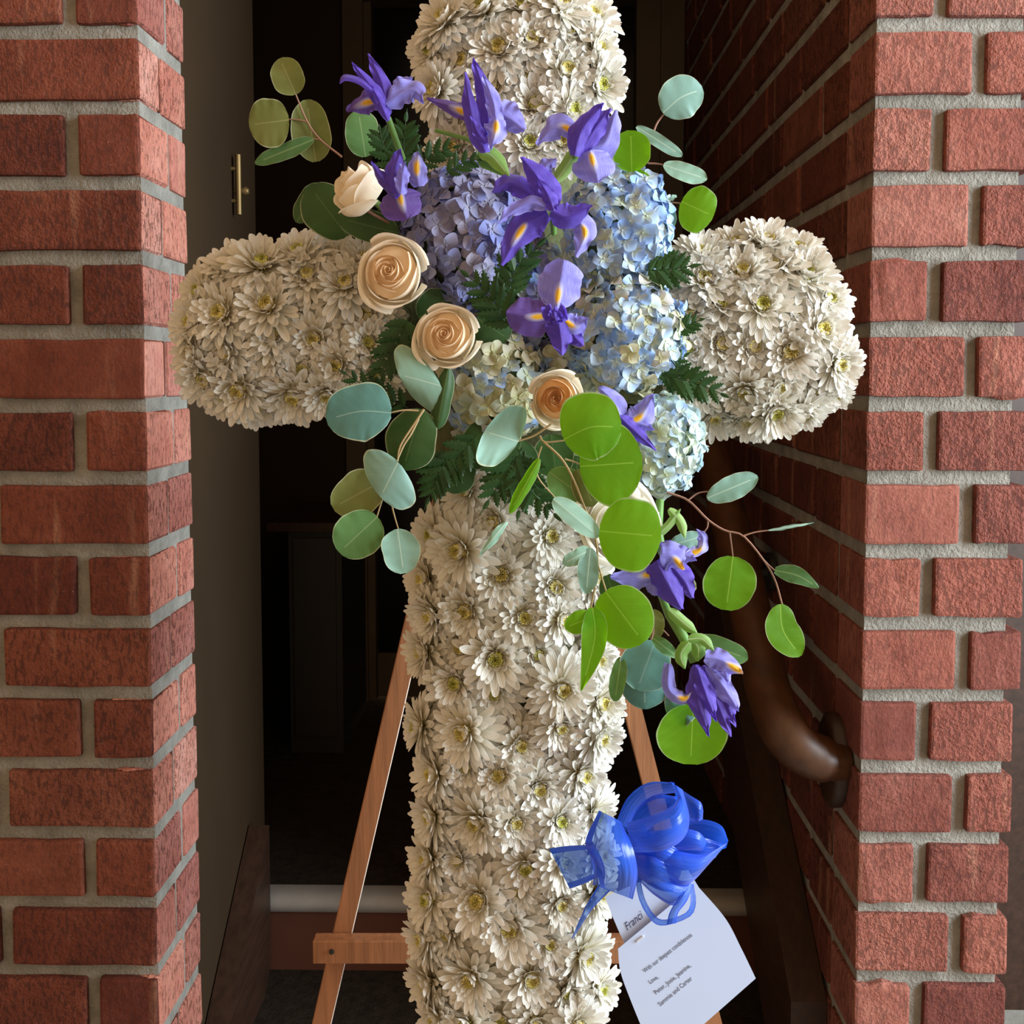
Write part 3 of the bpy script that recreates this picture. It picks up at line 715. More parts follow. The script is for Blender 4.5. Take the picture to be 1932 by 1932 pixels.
def hydrangea(px, py, Y, rx, ry, n, mats, label, seed, aim=(0, 0), fs=25, depth=.8):
    rr = random.Random(seed); t_ = thing('hydrangea', label, 'flower', W(px, py, Y), 'hydrangea heads around the centre of the cross')
    k = mpp(Y); ax = Vector((aim[0], -1, aim[1])).normalized(); q0 = ax.to_track_quat('Z', 'Y')
    core = MB(); P = []
    for i in range(9):
        a = math.pi * i / 16 * 1.15; P.append([Vector((rx * k * .80 * math.sin(a) * math.cos(b_ * math.pi / 8), -depth * .78 * min(rx, ry) * k * math.cos(a), ry * k * .80 * math.sin(a) * math.sin(b_ * math.pi / 8))) for b_ in range(17)])
    core.grid(P); put('flower_stalks', core.mesh('hyd_core', 'hyd_stalk'), t_)
    n = int(n * 1.35)
    for i in range(n):
        c_ = 1 - (i + .5) / n * 1.18; ph = i * 2.39996 + rr.uniform(-.15, .15); s_ = math.sqrt(max(0, 1 - c_ * c_))
        u = q0 @ Vector((s_ * math.cos(ph), s_ * math.sin(ph), c_))
        r_ = rr.uniform(.93, 1.06); pos = Vector((u.x * rx * k * r_, u.y * depth * min(rx, ry) * k * r_, u.z * ry * k * r_))
        nr = Vector((u.x / rx, u.y / (depth * min(rx, ry)), u.z / ry)).normalized()
        nr = (nr + Vector((rr.uniform(-.6, .6), rr.uniform(-.35, .35), rr.uniform(-.6, .6)))).normalized()
        q_ = nr.to_track_quat('Z', 'Y') @ Quaternion((0, 0, 1), rr.uniform(0, 6.28))
        mt = mats[rr.randrange(len(mats))]; v = rr.randrange(6)
        if (mt, v) not in fl_cache: fl_cache[(mt, v)] = fl_mb[v].mesh('floret_mesh', mt)
        f_ = fs * k * rr.uniform(.82, 1.12)
        put('floret', fl_cache[(mt, v)], t_, Matrix.LocRotScale(pos, q_, (f_,) * 3))
mat_plain('hyd_stalk', (.10, .13, .06), .8, 100, .3, .2)
hydrangea(885, 452, -.185, 122, 128, 100, ['hyd_violet'], 'periwinkle blue and mauve hydrangea head beside the large cream rose', 1, (-.1, .15), 27)
hydrangea(1165, 425, -.195, 98, 108, 84, ['hyd_blue', 'hyd_blue', 'hyd_pale'], 'sky blue hydrangea head below the uppermost right-hand iris', 2, (.15, .2), 25)
hydrangea(1182, 630, -.200, 104, 108, 92, ['hyd_pale', 'hyd_pale', 'hyd_blue', 'hyd_cream'], 'pale blue and cream hydrangea head touching the right arm', 3, (.15, 0), 24)
hydrangea(935, 730, -.185, 98, 106, 72, ['hyd_cream', 'hyd_cream', 'hyd_pale'], 'greenish cream hydrangea head left of the apricot-centred rose', 4, (-.1, -.1), 26)
hydrangea(1246, 838, -.180, 74, 90, 72, ['hyd_mint', 'hyd_mint', 'hyd_pale'], 'mint and pale blue hydrangea head lowest at the right under the arm', 5, (.25, -.2), 22)
hydrangea(1000, 558, -.168, 104, 98, 56, ['hyd_blue', 'hyd_violet', 'hyd_pale'], 'blue hydrangea head sunk at the very centre behind the front-facing iris', 6, (0, 0), 26)
hydrangea(1080, 688, -.172, 72, 72, 40, ['hyd_pale', 'hyd_cream'], 'small pale hydrangea head just above the apricot-centred rose', 7, (0, 0), 24)

# ---- irises: every petal has its own midrib
IR = []
def iris(label, Y, petals, stem=None, bract=None):
    p0 = petals[0][1][0]; t_ = thing('iris', label, 'flower', W(p0[0], p0[1], Y))
    for k, pt in enumerate(petals):
        mat, mid, w = pt[0], pt[1], pt[2]; o_ = pt[3] if len(pt) > 3 else {}
        mb = MB(); kw = dict(prof=prof_iris, cup=.25, ruffle=5, nl=22, nw=14, seed=k + int(p0[0]), irr=.07, crease=.35); kw.update(o_)
        dy = kw.pop('dy', 0); sheet(mb, mid, w, Y - dy * .001, **kw)
        mb.build('petal', {'v': 'iris_violet', 'b': 'iris_blue', 'p': 'iris_plum'}[mat], t_)
    if stem:
        mb = MB(); mb.tube([W(x, y, Y + d * .001) for x, y, d in stem[0]], [q * mpp(Y) for q in stem[1]] if isinstance(stem[1], list) else stem[1] * mpp(Y), 8); mb.build('stem', 'stem_green', t_)
    for br in (bract or []):
        mb = MB(); o_ = dict(prof=prof_strap, cup=.6, nl=12, nw=6); o_.update(br[2] if len(br) > 2 else {}); dy = o_.pop('dy', -4); sheet(mb, br[0], br[1], Y - dy * .001, **o_); mb.build('bract', 'bract', t_)
YI = -.255
iris('violet iris at the upper left with a pale ruffled petal toward the cross top', YI, [
  ('v', [(728,215),(722,160),(694,101)], 32, dict(dy=6)), ('v', [(730,222),(705,170),(664,118)], 27, dict(dy=10, cup=.8)),
  ('v', [(705,175),(680,154),(652,147),(641,158)], 13, dict(prof=prof_strap, dy=12, ruffle=0, tilt=.6)),
  ('p', [(715,192),(690,194),(654,210)], 44, dict(blotch=(694,184), dy=-2)),
  ('b', [(728,196),(760,176),(785,172),(798,196)], 46, dict(dy=8, ruffle=9)), ('b', [(740,172),(758,156),(778,147)], 26, dict(dy=-4)),
  ('v', [(732,228),(716,190),(700,160)], 16, dict(dy=15, cup=.9))],
  ([(732,222,0),(742,250,4),(760,300,20)], 6))
iris('tall upright violet iris in front of the cross top', YI - .01, [
  ('p', [(905,232),(868,208),(806,187)], 32, dict(blotch=(872,213), cup=.6, dy=-2)),
  ('v', [(916,288),(892,225),(877,136)], 34, dict(dy=8, cup=.7)), ('v', [(925,262),(915,180),(893,109)], 36, dict(dy=4)),
  ('b', [(938,240),(930,190),(912,140)], 30, dict(dy=11)), ('b', [(938,212),(960,222),(990,246)], 64, dict(dy=2, ruffle=7)),
  ('b', [(936,222),(936,245),(926,282)], 42, dict(blotch=(942,238), dy=14)), ('v', [(918,270),(902,250),(890,220)], 22, dict(dy=12))],
  ([(914,280,2),(880,262,8),(822,246,14)], 4), [([(905,285),(930,295),(962,336)], 30, dict(dy=2))])
iris('violet iris above the sky blue hydrangea with a flat drooping lower petal', YI - .005, [
  ('b', [(1084,250),(1058,238),(1036,250),(1014,274)], 44, dict(blotch=(1072,246), dy=2)),
  ('v', [(1084,294),(1098,245),(1140,195)], 44, dict(dy=10, cup=.6)), ('v', [(1090,290),(1125,240),(1152,204)], 40, dict(dy=6)),
  ('b', [(1108,284),(1142,268),(1162,208)], 60, dict(dy=0)), ('b', [(1113,284),(1120,310),(1128,345)], 76, dict(blotch=(1120,298), dy=8, cup=.2, prof=prof_oval))],
  ([(1086,290,4),(1070,320,10),(1050,345,20)], 5), [([(1085,285),(1068,315),(1040,352)], 26)])
iris('small violet iris tucked right of the side-on rose', YI + .005, [
  ('b', [(790,352),(786,320),(790,286)], 40, dict(blotch=(784,316), dy=2)), ('v', [(752,368),(744,330),(757,281)], 44, dict(dy=10)),
  ('v', [(752,372),(722,340),(702,304)], 20, dict(dy=8, cup=.9)), ('b', [(756,366),(760,330),(764,305)], 26, dict(dy=14)),
  ('p', [(752,358),(757,380),(768,414)], 82, dict(blotch=(752,374), dy=4, prof=prof_oval, nl=16)), ('v', [(750,370),(735,350),(722,322)], 24, dict(dy=6))],
  ([(756,366,6),(790,380,20)], 5))
iris('large violet iris with two drooping yellow-marked petals between the blue hydrangeas', YI - .015, [
  ('v', [(1048,392),(1022,345),(984,296)], 56, dict(dy=8)), ('v', [(1004,370),(965,345),(928,362)], 42, dict(dy=2, cup=.6)),
  ('b', [(1018,335),(1032,312),(1050,300)], 30, dict(dy=-6)), ('b', [(1032,392),(1000,382),(965,400),(940,420)], 30, dict(dy=10)),
  ('v', [(1032,400),(990,425),(946,500)], 66, dict(blotch=(986,436), dy=2)), ('v', [(1040,398),(1075,408),(1118,388)], 48, dict(dy=12, cup=.7)),
  ('b', [(1085,408),(1104,440),(1086,484)], 46, dict(blotch=(1100,436), dy=4)), ('v', [(1045,398),(1035,370),(1012,330)], 30, dict(dy=12))],
  ([(1042,400,4),(1045,440,20)], 6))
iris('iris facing straight forward with three yellow-marked petals at the cross centre', YI - .012, [
  ('b', [(1050,584),(1056,535),(1064,490)], 84, dict(blotch=(1056,556), dy=4, prof=prof_oval)), ('p', [(1042,594),(1000,598),(955,590)], 74, dict(blotch=(1014,598), dy=2, prof=prof_oval)),
  ('v', [(1052,600),(1058,635),(1060,670)], 52, dict(dy=2)), ('b', [(1058,598),(1085,616),(1110,600)], 46, dict(blotch=(1070,614), dy=0)),
  ('v', [(1062,602),(1085,636),(1100,652)], 36, dict(dy=-2)),
  ('v', [(1048,606),(1034,590),(1036,572)], 26, dict(dy=12, cup=-.6)), ('v', [(1048,608),(1060,592),(1058,572)], 24, dict(dy=13, cup=-.6)), ('v', [(1038,604),(1050,596),(1066,604)], 22, dict(dy=14, cup=-.6)), ('v', [(1050,608),(1046,592),(1048,578)], 18, dict(dy=16))],
  ([(1050,590,6),(1050,600,40)], 6))
iris('violet iris behind the big round leaf beside the apricot-centred rose', YI + .008, [
  ('b', [(1165,794),(1156,758),(1130,730)], 46, dict(dy=4, blotch=(1163,790))), ('b', [(1178,796),(1208,786),(1234,744)], 52, dict(dy=4, blotch=(1204,794))),
  ('v', [(1168,785),(1196,812),(1238,850)], 30, dict(dy=8, cup=.8)), ('b', [(1186,800),(1210,800),(1234,812)], 30, dict(dy=3))],
  ([(1168,790,6),(1160,830,30)], 5))
iris('drooping violet iris on the trailing stems right of the upright', YI + .02, [
  ('v', [(1238,1058),(1262,1105),(1286,1149)], 62, dict(dy=8, cup=.5)), ('v', [(1262,1062),(1290,1095),(1306,1128)], 46, dict(dy=4)),
  ('b', [(1245,1052),(1268,1050),(1290,1075)], 56, dict(dy=12, blotch=(1280,1066))), ('b', [(1262,1040),(1290,1046),(1314,1058)], 32, dict(dy=8)),
  ('b', [(1298,1048),(1322,1036),(1326,1014),(1314,998)], 20, dict(dy=6, prof=prof_strap, blotch=(1312,1042))),
  ('b', [(1238,1082),(1200,1088),(1152,1090)], 48, dict(dy=2, blotch=(1226,1092))), ('b', [(1222,1100),(1232,1112),(1236,1124)], 22, dict(dy=1)), ('v', [(1262,1044),(1255,1028),(1268,1022)], 18, dict(dy=6))],
  ([(1250,1045,2),(1242,1000,8),(1245,945,25)], 8), [([(1262,960),(1284,985),(1292,1015)], 18), ([(1240,1010),(1262,990),(1284,960)], 16)])
iris('lowest iris hanging upside down with long pointed violet petals', YI + .015, [
  ('v', [(1312,1254),(1318,1320),(1338,1390)], 40, dict(dy=8, prof=prof_lance)), ('v', [(1325,1256),(1355,1330),(1379,1390)], 36, dict(dy=4, prof=prof_lance)),
  ('b', [(1336,1258),(1368,1300),(1394,1342)], 40, dict(dy=6, prof=prof_lance)), ('b', [(1330,1240),(1362,1246),(1402,1270)], 44, dict(dy=12, blotch=(1380,1272))),
  ('b', [(1262,1252),(1262,1300),(1290,1318),(1309,1302)], 26, dict(dy=6, prof=prof_strap, cup=.7, blotch=(1290,1314))), ('v', [(1316,1260),(1332,1310),(1352,1362)], 30, dict(dy=10, prof=prof_lance)), ('v', [(1340,1256),(1372,1330),(1388,1372)], 26, dict(dy=3, prof=prof_lance)), ('b', [(1345,1250),(1366,1262),(1374,1290)], 24, dict(dy=9))],
  ([(1312,1246,2),(1288,1200,4),(1262,1160,8),(1246,1120,22)], [13, 11, 9, 7]),
  [([(1300,1212),(1285,1235),(1292,1262)], 24, dict(dy=10)), ([(1298,1206),(1325,1206),(1347,1228)], 20, dict(dy=10)), ([(1262,1150),(1290,1175),(1316,1196)], 22, dict(dy=2)), ([(1310,1210),(1318,1225),(1316,1248)], 26, dict(dy=8))])

# ---- eucalyptus sprigs: stem + leaves. leaf = (material, base, tip, width, Y offset mm, options)
def sprig(label, Y, stems, leaves, smat='stem_brown', cat='foliage', group=None):
    p0 = stems[0][0][0] if stems else leaves[0][1]
    t_ = thing('eucalyptus_sprig', label, cat, W(p0[0], p0[1], Y), group)
    if stems:
        mb = MB()
        for pts, r_ in stems:
            q_ = crom([(p[0], p[1], p[2] if len(p) > 2 else 0) for p in pts], 3 * (len(pts) - 1) + 3)
            mb.tube([W(a, b_, Y - c_ * .001) for a, b_, c_ in q_], [r_ * mpp(Y) * (1 - .3 * i / len(q_)) for i in range(len(q_))], 6)
        mb.build('stem', smat, t_)
    for k, lf in enumerate(leaves):
        mat, a, b_, w = lf[:4]; dy = lf[4] if len(lf) > 4 else 0; o_ = dict(lf[5]) if len(lf) > 5 else {}
        mid = o_.pop('mid', None) or [a, b_]
        mb = MB(); kw = dict(cup=R.uniform(-.2, .2), tilt=R.uniform(-.2, .2), nl=20, nw=10, bow=R.uniform(2, 8), seed=k + int(a[0]), irr=.045, ruffle=1.2, crease=R.uniform(-.1, .1)); kw.update(o_)
        sheet(mb, mid, w, Y - dy * .001, **kw); mb.build('leaf', 'leaf_' + mat, t_)
    return t_
YE_ = -.25
sprig('olive green eucalyptus sprig reaching out at the upper left', YE_ + .05, [([(645,296),(604,263),(580,230),(557,176)], 2.0), ([(580,230),(562,226),(544,225)], 1.5), ([(604,263),(590,262),(575,262)], 1.5)],
  [('olive', (558,178), (528,110), 62, 4), ('olive', (545,226), (470,236), 96, 6), ('olive', (596,305), (578,188), 74, -4), ('green', (592,263), (481,308), 32, 2)])
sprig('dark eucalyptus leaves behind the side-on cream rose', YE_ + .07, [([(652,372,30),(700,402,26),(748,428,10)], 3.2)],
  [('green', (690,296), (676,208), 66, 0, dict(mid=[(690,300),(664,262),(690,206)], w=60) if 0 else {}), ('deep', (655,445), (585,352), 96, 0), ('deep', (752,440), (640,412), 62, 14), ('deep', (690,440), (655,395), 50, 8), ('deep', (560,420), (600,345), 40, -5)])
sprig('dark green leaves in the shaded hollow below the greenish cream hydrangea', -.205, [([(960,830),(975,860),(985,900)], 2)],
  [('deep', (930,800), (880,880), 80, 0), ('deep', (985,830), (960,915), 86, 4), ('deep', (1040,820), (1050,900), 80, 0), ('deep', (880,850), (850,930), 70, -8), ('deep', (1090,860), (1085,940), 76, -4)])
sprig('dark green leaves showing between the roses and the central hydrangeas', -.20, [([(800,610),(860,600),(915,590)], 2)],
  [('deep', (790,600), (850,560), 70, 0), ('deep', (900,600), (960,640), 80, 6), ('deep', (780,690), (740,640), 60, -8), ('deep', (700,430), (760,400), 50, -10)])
sprig('pale blue-green eucalyptus sprig rising at the upper right', YE_ + .04, [([(1215,300),(1228,268),(1238,236),(1254,213)], 2.2), ([(1222,308),(1240,309),(1256,312)], 1.8)],
  [('blue', (1251,213), (1325,166), 80, 4, dict(mid=[(1251,213),(1285,184),(1326,168)])), ('blue', (1201,239), (1287,294), 26, 2), ('blue', (1252,311), (1334,338), 36, 3), ('bright', (1192,324), (1190,246), 74, 6), ('bright', (1186,325), (1234,362), 42, 0)])
sprig('bright green kidney-shaped eucalyptus leaf over the top of the right arm', YE_ + .05, [([(1240,384),(1262,382),(1290,384)], 1.8)],
  [('bright', (1286,380), (1346,408), 92, 6), ('blue', (1238,384), (1266,432), 48, -4), ('blue', (1262,378), (1276,368), 9, 4)])
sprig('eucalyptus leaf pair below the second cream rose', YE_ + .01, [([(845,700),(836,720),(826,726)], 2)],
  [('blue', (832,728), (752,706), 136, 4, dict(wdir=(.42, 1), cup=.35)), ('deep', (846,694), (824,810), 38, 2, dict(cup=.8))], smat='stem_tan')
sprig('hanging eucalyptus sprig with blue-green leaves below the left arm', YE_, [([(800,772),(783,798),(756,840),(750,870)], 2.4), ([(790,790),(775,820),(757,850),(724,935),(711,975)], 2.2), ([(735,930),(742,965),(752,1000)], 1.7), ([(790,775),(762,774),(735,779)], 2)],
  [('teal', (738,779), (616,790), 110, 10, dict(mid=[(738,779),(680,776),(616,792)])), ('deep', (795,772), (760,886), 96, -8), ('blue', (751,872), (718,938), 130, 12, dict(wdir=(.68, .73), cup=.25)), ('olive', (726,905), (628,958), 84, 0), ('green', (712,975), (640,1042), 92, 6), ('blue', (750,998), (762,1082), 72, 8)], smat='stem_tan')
sprig('long trailing eucalyptus sprig with large bright green leaves at the centre', YE_ - .03, [([(1040,800),(1008,822),(975,833)], 2.2), ([(1018,822),(1028,834),(1066,831)], 2.2), ([(1026,834),(1060,866),(1082,905),(1100,950),(1122,1010),(1128,1062),(1124,1100),(1112,1160)], 2.4), ([(1127,1062),(1134,1085),(1145,1120)], 2), ([(1022,842),(1015,866),(1015,900),(1050,942)], 1.9), ([(1066,866),(1085,872),(1106,882)], 1.9)],
  [('blue', (978,833), (914,814), 136, 10, dict(wdir=(-.5, .86), cup=-.45)), ('bright', (1064,829), (1172,800), 130, 12, dict(mid=[(1064,829),(1115,806),(1172,806)])), ('bright', (1094,880), (1212,872), 152, 2),
   ('green', (1036,890), (1102,938), 62, -6), ('bright', (1018,866), (962,968), 24, 10, dict(cup=.9)), ('blue', (1044,941), (1130,1012), 42, 10), ('bright', (1131,1002), (1247,1012), 142, 12), ('blue', (1114,1034), (1106,1120), 40, 8), ('blue', (1116,1036), (1062,1064), 30, 7),
   ('bright', (1142,1116), (1214,1212), 112, 12), ('bright', (1120,1150), (1097,1303), 50, 14, dict(prof=prof_lance, mid=[(1118,1146),(1122,1205),(1097,1303)])), ('bright', (1124,1162), (1066,1184), 42, 13), ('blue', (956,984), (904,1050), 17, 6, dict(prof=prof_lance)), ('olive', (1090,885), (1120,955), 52, -3)], smat='stem_tan')
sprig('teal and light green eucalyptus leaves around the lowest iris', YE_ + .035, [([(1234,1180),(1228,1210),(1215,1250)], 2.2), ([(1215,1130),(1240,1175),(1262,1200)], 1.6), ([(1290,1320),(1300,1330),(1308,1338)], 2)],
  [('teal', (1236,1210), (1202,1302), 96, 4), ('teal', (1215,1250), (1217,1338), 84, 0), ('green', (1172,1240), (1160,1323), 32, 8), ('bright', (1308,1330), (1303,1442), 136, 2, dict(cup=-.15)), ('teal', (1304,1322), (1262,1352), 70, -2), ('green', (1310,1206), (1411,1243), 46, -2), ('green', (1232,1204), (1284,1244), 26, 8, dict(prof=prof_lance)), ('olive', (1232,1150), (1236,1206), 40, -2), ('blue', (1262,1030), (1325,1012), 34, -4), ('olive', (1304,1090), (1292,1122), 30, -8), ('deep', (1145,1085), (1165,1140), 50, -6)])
sprig('thin reddish eucalyptus sprig trailing far right over the dark brick', YE_ + .06, [([(1258,929),(1298,944),(1336,981),(1368,1001),(1402,1011),(1440,1056),(1462,1094),(1476,1142)], 2.3), ([(1298,944),(1316,931),(1336,927)], 1.8), ([(1402,1011),(1425,1004),(1455,1000)], 1.8), ([(1377,1005),(1380,1028),(1383,1052)], 1.8), ([(1440,1056),(1452,1068),(1464,1078)], 1.8), ([(1336,981),(1334,996),(1322,1010)], 1.6)],
  [('blue', (1334,940), (1430,900), 46, 4), ('blue', (1450,1001), (1536,986), 7, 2, dict(prof=prof_lance)), ('bright', (1383,1050), (1370,1151), 102, 4), ('green', (1462,1076), (1545,1109), 34, 3, dict(mid=[(1462,1076),(1505,1086),(1545,1109)], prof=prof_lance)), ('bright', (1474,1142), (1508,1238), 62, 6, dict(mid=[(1472,1140),(1478,1190),(1510,1238)]))])

# ---- leatherleaf fern fronds
def leaflet_variant(seed):
    rr = random.Random(seed); mb = MB(); n = 11; P = []
    for i in range(n + 1):
        s = i / n; w = .235 * math.sin(math.pi * min(.98, .1 + .85 * s ** .75)) ** .8 * (1.0 if i % 2 else .60); w = max(w, .008)
        P.append([Vector((s, -w, -.02 * (i % 2))), Vector((s + .03, 0, .03)), Vector((s, w, -.02 * (i % 2)))])
    for i in range(0, n + 1):
        if i % 2: P[i][0].x += .055; P[i][2].x += .055
    mb.grid(P); mb.sm = False; return mb.mesh('leaflet_mesh', 'fern')
lv = [leaflet_variant(s) for s in range(2)]
def frond(label, Y, pts, n, L, ang=52, seed=0, taper=.25, group=None):
    rr = random.Random(seed); n = max(5, round(n * .8)); L *= .92
    Q = crom([(p[0], p[1], p[2] if len(p) > 2 else 0) for p in pts], n * 2 + 2)
    t_ = thing('fern_frond', label, 'fern', W(Q[0][0], Q[0][1], Y), group)
    mb = MB(); mb.tube([W(a, b_, Y - c_ * .001) for a, b_, c_ in Q], [1.6 * mpp(Y) * (1 - .6 * i / len(Q)) for i in range(len(Q))], 5); mb.build('rachis', 'fern', t_)
    base = t_.location
    for i in range(n):
        j = 1 + i * 2; f = i / (n - 1); a, b_ = Q[j - 1], Q[j + 1]; dx, dy = b_[0] - a[0], b_[1] - a[1]
        ll = L * (math.sin(math.pi * (.25 + .6 * f)) * (1 - taper) + taper) * (1 - .35 * f)
        for sd in ((-1, 1) if i < n - 1 else (0,)):
            th = math.atan2(dy, dx) + sd * math.radians(ang - 14 * f + rr.uniform(-6, 6)); 
            dirw = Vector((math.cos(th), rr.uniform(-.22, .12), -math.sin(th))).normalized(); zz = Vector((rr.uniform(-.3, .3), -1, rr.uniform(-.3, .3)))
            yy = zz.cross(dirw).normalized(); zz = dirw.cross(yy)
            k = ll * mpp(Y) * rr.uniform(.88, 1.1); mw = Matrix((dirw, yy * 1.15, zz)).transposed().to_4x4()
            q_ = Q[j]; loc = W(q_[0], q_[1], Y - q_[2] * .001) - base
            put('leaflet', lv[(i + seed) % 2], t_, Matrix.Translation(loc) @ mw @ Matrix.Diagonal((k, k, k, 1)))
YF = -.245
FG = None
fronds = [
 ('dark fern frond under the upper left iris', [(765,330),(762,270),(768,205)], 9, 52), ('dark fern frond between the upper left iris and the tall iris', [(775,330),(820,290),(882,272)], 8, 46),
 ('dark fern frond behind the small violet iris at upper left', [(745,320),(722,270),(715,235)], 7, 44), ('fern frond behind the tall iris stem', [(840,330),(880,305),(925,300)], 6, 36),
 ('fern frond fanned over the blue hydrangeas left of the front-facing iris', [(958,560),(975,505),(1040,440)], 9, 60), ('darkest fern frond pointing up from the hydrangeas beside the second cream rose', [(965,620),(925,560),(858,500)], 9, 62),
 ('fern frond pointing right across the top of the right arm', [(1218,510),(1268,508),(1328,498)], 8, 60), ('small fern frond poking right at the middle of the right arm', [(1272,625),(1300,612),(1338,598)], 6, 36),
 ('fern frond pointing right below the pale blue hydrangea', [(1245,705),(1310,722),(1390,756)], 9, 58), ('short fern frond at the corner under the right arm hydrangea', [(1240,715),(1268,690),(1308,660)], 7, 42),
 ('thin dark fern frond over the inner end of the left arm', [(770,600),(740,665),(695,735)], 10, 60), ('fern frond crossing the left arm toward its bottom edge', [(770,770),(700,735),(625,688)], 9, 46),
 ('fern frond hanging left of the upright top', [(850,850),(825,900),(800,962)], 9, 56), ('fern frond hanging to the left over the first upright blooms', [(985,845),(950,900),(905,972)], 9, 66),
 ('fern frond hanging straight down over the first upright blooms', [(990,850),(985,920),(975,988)], 9, 56), ('fern frond hanging right over the first upright blooms', [(985,860),(1010,930),(1068,992)], 9, 54),
 ('fern frond behind the apricot-centred rose pointing down left', [(900,820),(860,870),(838,925)], 8, 56)]
for i, (lb_, pts, n, L) in enumerate(fronds):
    frond(lb_, YF + (.03 if i in (6, 7, 8, 9, 0, 1, 2) else .012 if i > 9 else 0), [(x, y, 0) for x, y in pts], n, L, seed=i)
for lab, pts, w, mat, Y in (('folded green strap leaf between the tall iris and the large iris', [(900,290),(925,300),(962,335)], 46, 'leaf_green', YI + .012),):
    t_ = thing('strap_leaf', lab, 'leaf', W(*pts[0], Y)); mb = MB(); sheet(mb, pts, w, Y, prof=prof_lance, cup=.8); mb.build('leaf_blade', mat, t_)

# ---- ribbon bow
YBW = -.245
bow = thing('ribbon_bow', 'bright blue satin and sheer ribbon bow pinned low at the right of the upright', 'bow', W(1165, 1610, YBW))
def rib(name, A, B, bulge=0, dy=0):
    mb = MB(); loft(mb, A, B, YBW - dy * .001, bulge); return mb.build(name, 'ribbon', bow)
rib('ribbon_tail', [(1036,1601,-6),(1070,1596,-2),(1112,1594,4)], [(1075,1677,-6),(1100,1668,-2),(1135,1652,4)], 5)
rib('ribbon_tail', [(1130,1668,0),(1104,1712,-4),(1078,1771,-14)], [(1152,1680,0),(1117,1716,-4),(1081,1771,-14)], 1)
rib('ribbon_loop', [(1163,1550,0),(1184,1505,4),(1222,1477,8),(1272,1476,10)], [(1184,1562,-6),(1207,1525,-4),(1238,1503,0),(1278,1495,6)], 3, -8)
rib('ribbon_loop', [(1182,1552,10),(1226,1540,22),(1268,1520,20),(1280,1496,8),(1264,1474,0)], [(1190,1608,10),(1246,1606,26),(1288,1584,24),(1301,1545,14),(1288,1490,4)], 10)
rib('ribbon_loop', [(1268,1478,-8),(1298,1498,0),(1322,1514,4),(1327,1530,0)], [(1286,1545,-8),(1305,1549,0),(1318,1549,4),(1326,1546,0)], 4)
rib('ribbon_loop', [(1270,1560,-10),(1320,1546,-6),(1360,1557,0),(1374,1586,6)], [(1262,1600,-16),(1300,1604,-14),(1345,1606,-6),(1370,1600,6)], -3)
rib('ribbon_loop', [(1186,1598,0),(1260,1602,14),(1325,1612,16),(1373,1590,6)], [(1196,1642,0),(1262,1664,12),(1300,1668,12),(1340,1628,4)], 8)
rib('ribbon_loop', [(1230,1570,4),(1280,1562,10),(1318,1570,12),(1334,1588,8)], [(1232,1602,2),(1282,1604,8),(1310,1604,10),(1326,1606,8)], 5, 2)
rib('ribbon_loop', [(1194,1630,2),(1240,1652,12),(1294,1668,10),(1322,1640,2)], [(1200,1656,2),(1236,1690,10),(1276,1708,8),(1300,1662,2)], 6)
rib('ribbon_loop', [(1198,1650,4),(1206,1698,8),(1230,1738,10),(1256,1746,10),(1302,1729,8),(1313,1702,4),(1309,1668,0)], [(1207,1650,4),(1216,1694,8),(1236,1728,10),(1257,1735,10),(1294,1722,8),(1303,1700,4),(1300,1668,0)], 0, 2)
rib('ribbon_loop', [(1258,1744,8),(1264,1720,10),(1282,1690,10),(1296,1666,4)], [(1276,1742,8),(1280,1722,10),(1296,1700,10),(1309,1668,4)], 2, 4)
rib('ribbon_loop', [(1200,1586,8),(1240,1590,18),(1275,1600,18),(1290,1630,8)], [(1200,1622,8),(1235,1640,16),(1262,1650,14),(1280,1662,8)], 6, -4)
rib('ribbon_loop', [(1200,1572,2),(1262,1566,8),(1322,1578,10),(1366,1594,4)], [(1200,1625,-2),(1258,1640,4),(1312,1640,6),(1350,1618,4)], 4, -9)
rib('ribbon_loop', [(1176,1560,-4),(1200,1522,0),(1240,1500,6),(1290,1505,4)], [(1200,1590,-8),(1230,1560,-6),(1262,1545,-2),(1298,1548,0)], 4, -12)
rib('ribbon_loop', [(1192,1612,6),(1232,1616,16),(1268,1632,14),(1276,1660,4)], [(1198,1648,2),(1222,1668,10),(1246,1680,8),(1270,1684,4)], 5, 2)
rib('knot', [(1130,1529,0),(1104,1590,10),(1122,1628,16),(1133,1674,4)], [(1172,1550,2),(1194,1600,18),(1203,1650,16),(1194,1697,4)], 10, 14)
rib('knot', [(1104,1590,10),(1116,1622,12),(1120,1652,10),(1118,1670,6)], [(1118,1588,16),(1135,1620,18),(1142,1648,16),(1138,1670,10)], 3, 14)

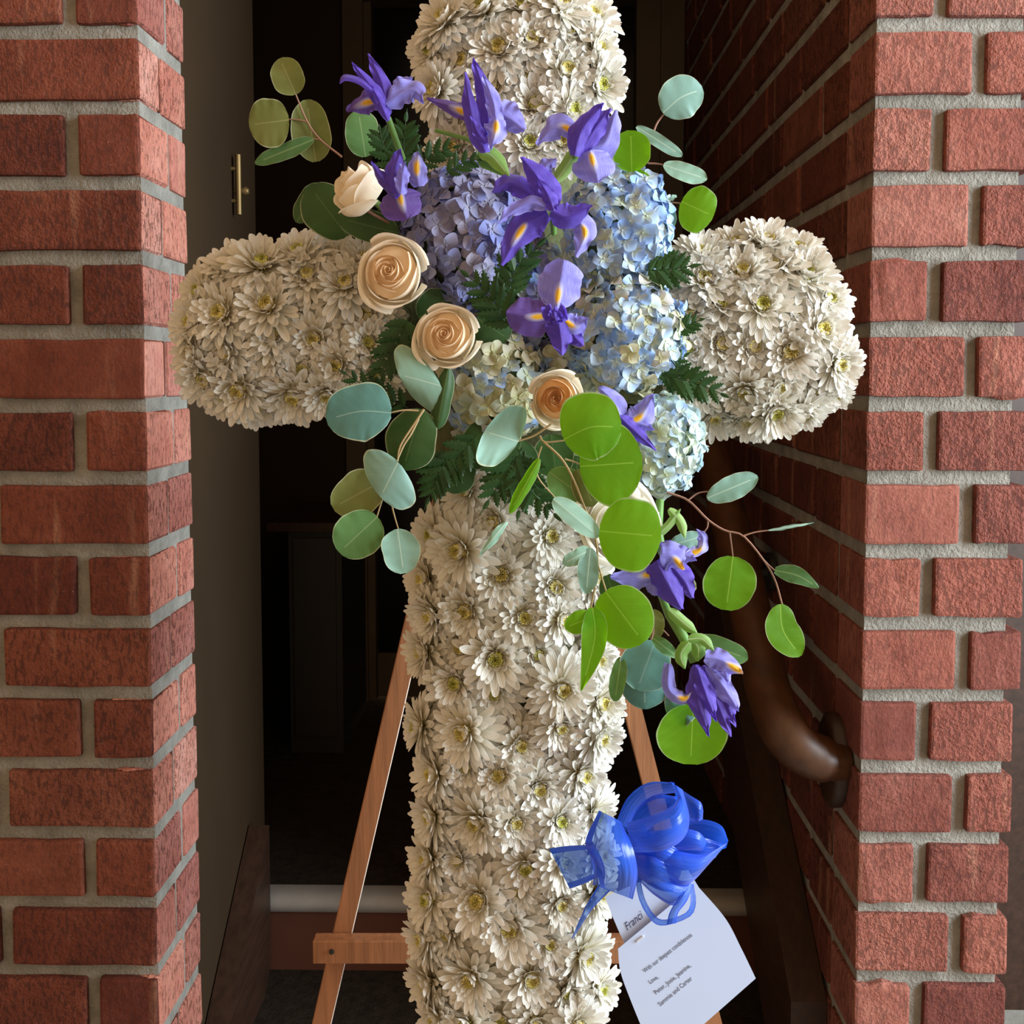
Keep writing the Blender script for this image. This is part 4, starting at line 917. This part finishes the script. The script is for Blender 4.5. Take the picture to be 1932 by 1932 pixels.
# ---- cards
YK = -.215
cu = thing('envelope_card', 'white note slip with a handwritten name half covered by the blue bow', 'card', W(1230, 1700, YK))
mb = MB(); loft(mb, [(1142,1692,0),(1156,1730,0),(1182,1790,0)], [(1290,1628,0),(1322,1680,0),(1345,1720,0)], YK, 0, 12, 6); mb.sm = True; mb.build('paper_sheet', 'paper', cu)
cl = thing('condolence_card', 'white printed condolence card stapled on and hanging under the blue bow', 'card', W(1290, 1830, YK))
mb = MB(); loft(mb, [(1166,1790,0),(1170,1830,0),(1187,1880,0),(1240,2010,0)], [(1313,1668,0),(1368,1732,0),(1398,1788,0),(1426,1846,0)], YK - .004, 0, 20, 12)
mb.build('paper_sheet', 'paper', cl)
mb = MB(); a, b_ = W(1202, 1776, YK - .0045), W(1214, 1767, YK - .0045); mb.tube([a, b_], .0009, 6); mb.build('staple', 'staple', cl)
def text(body, px, py, qx, qy, Y, par, mat, shear=0, size=None, name='printed_text'):
    cu_ = bpy.data.curves.new(name, 'FONT'); cu_.body = body; cu_.shear = shear; cu_.size = 1; cu_.extrude = 0; cu_.resolution_u = 3
    o = bpy.data.objects.new(name, cu_); C.objects.link(o); cu_.materials.append(M[mat]); bpy.context.view_layer.update()
    wdt = max(v[0] for v in o.bound_box) - min(v[0] for v in o.bound_box)
    a, b_ = W(px, py, Y), W(qx, qy, Y); d = b_ - a; L = d.length; d.normalize()
    k = (L / wdt); up = Vector((0, -1, 0)).cross(d).normalized(); nn = d.cross(up)
    sy = size * mpp(Y) if size else k
    m_ = Matrix((d * k, up * sy, nn * k)).transposed().to_4x4(); m_.translation = a - par.location
    me = bpy.data.meshes.new_from_object(o.evaluated_get(bpy.context.evaluated_depsgraph_get())); bpy.data.objects.remove(o)
    me.materials.clear(); me.materials.append(M[mat])
    t_ = put(name, me, par, m_); return t_
YT = YK - .0043
text('With our deepest condolences', 1217, 1836, 1307, 1766, YT, cl, 'ink', size=13)
text('Love,', 1227, 1857, 1243, 1846, YT, cl, 'ink', size=13)
text('Peter, Josie, Jeanine,', 1238, 1877, 1304, 1824, YT, cl, 'ink', size=13)
text('Sammie and Carter', 1246, 1899, 1307, 1848, YT, cl, 'ink', size=13)
text('Franci', 1183, 1757, 1216, 1729, YK - .0004, cu, 'ink_blue', .5, 22, 'handwriting')
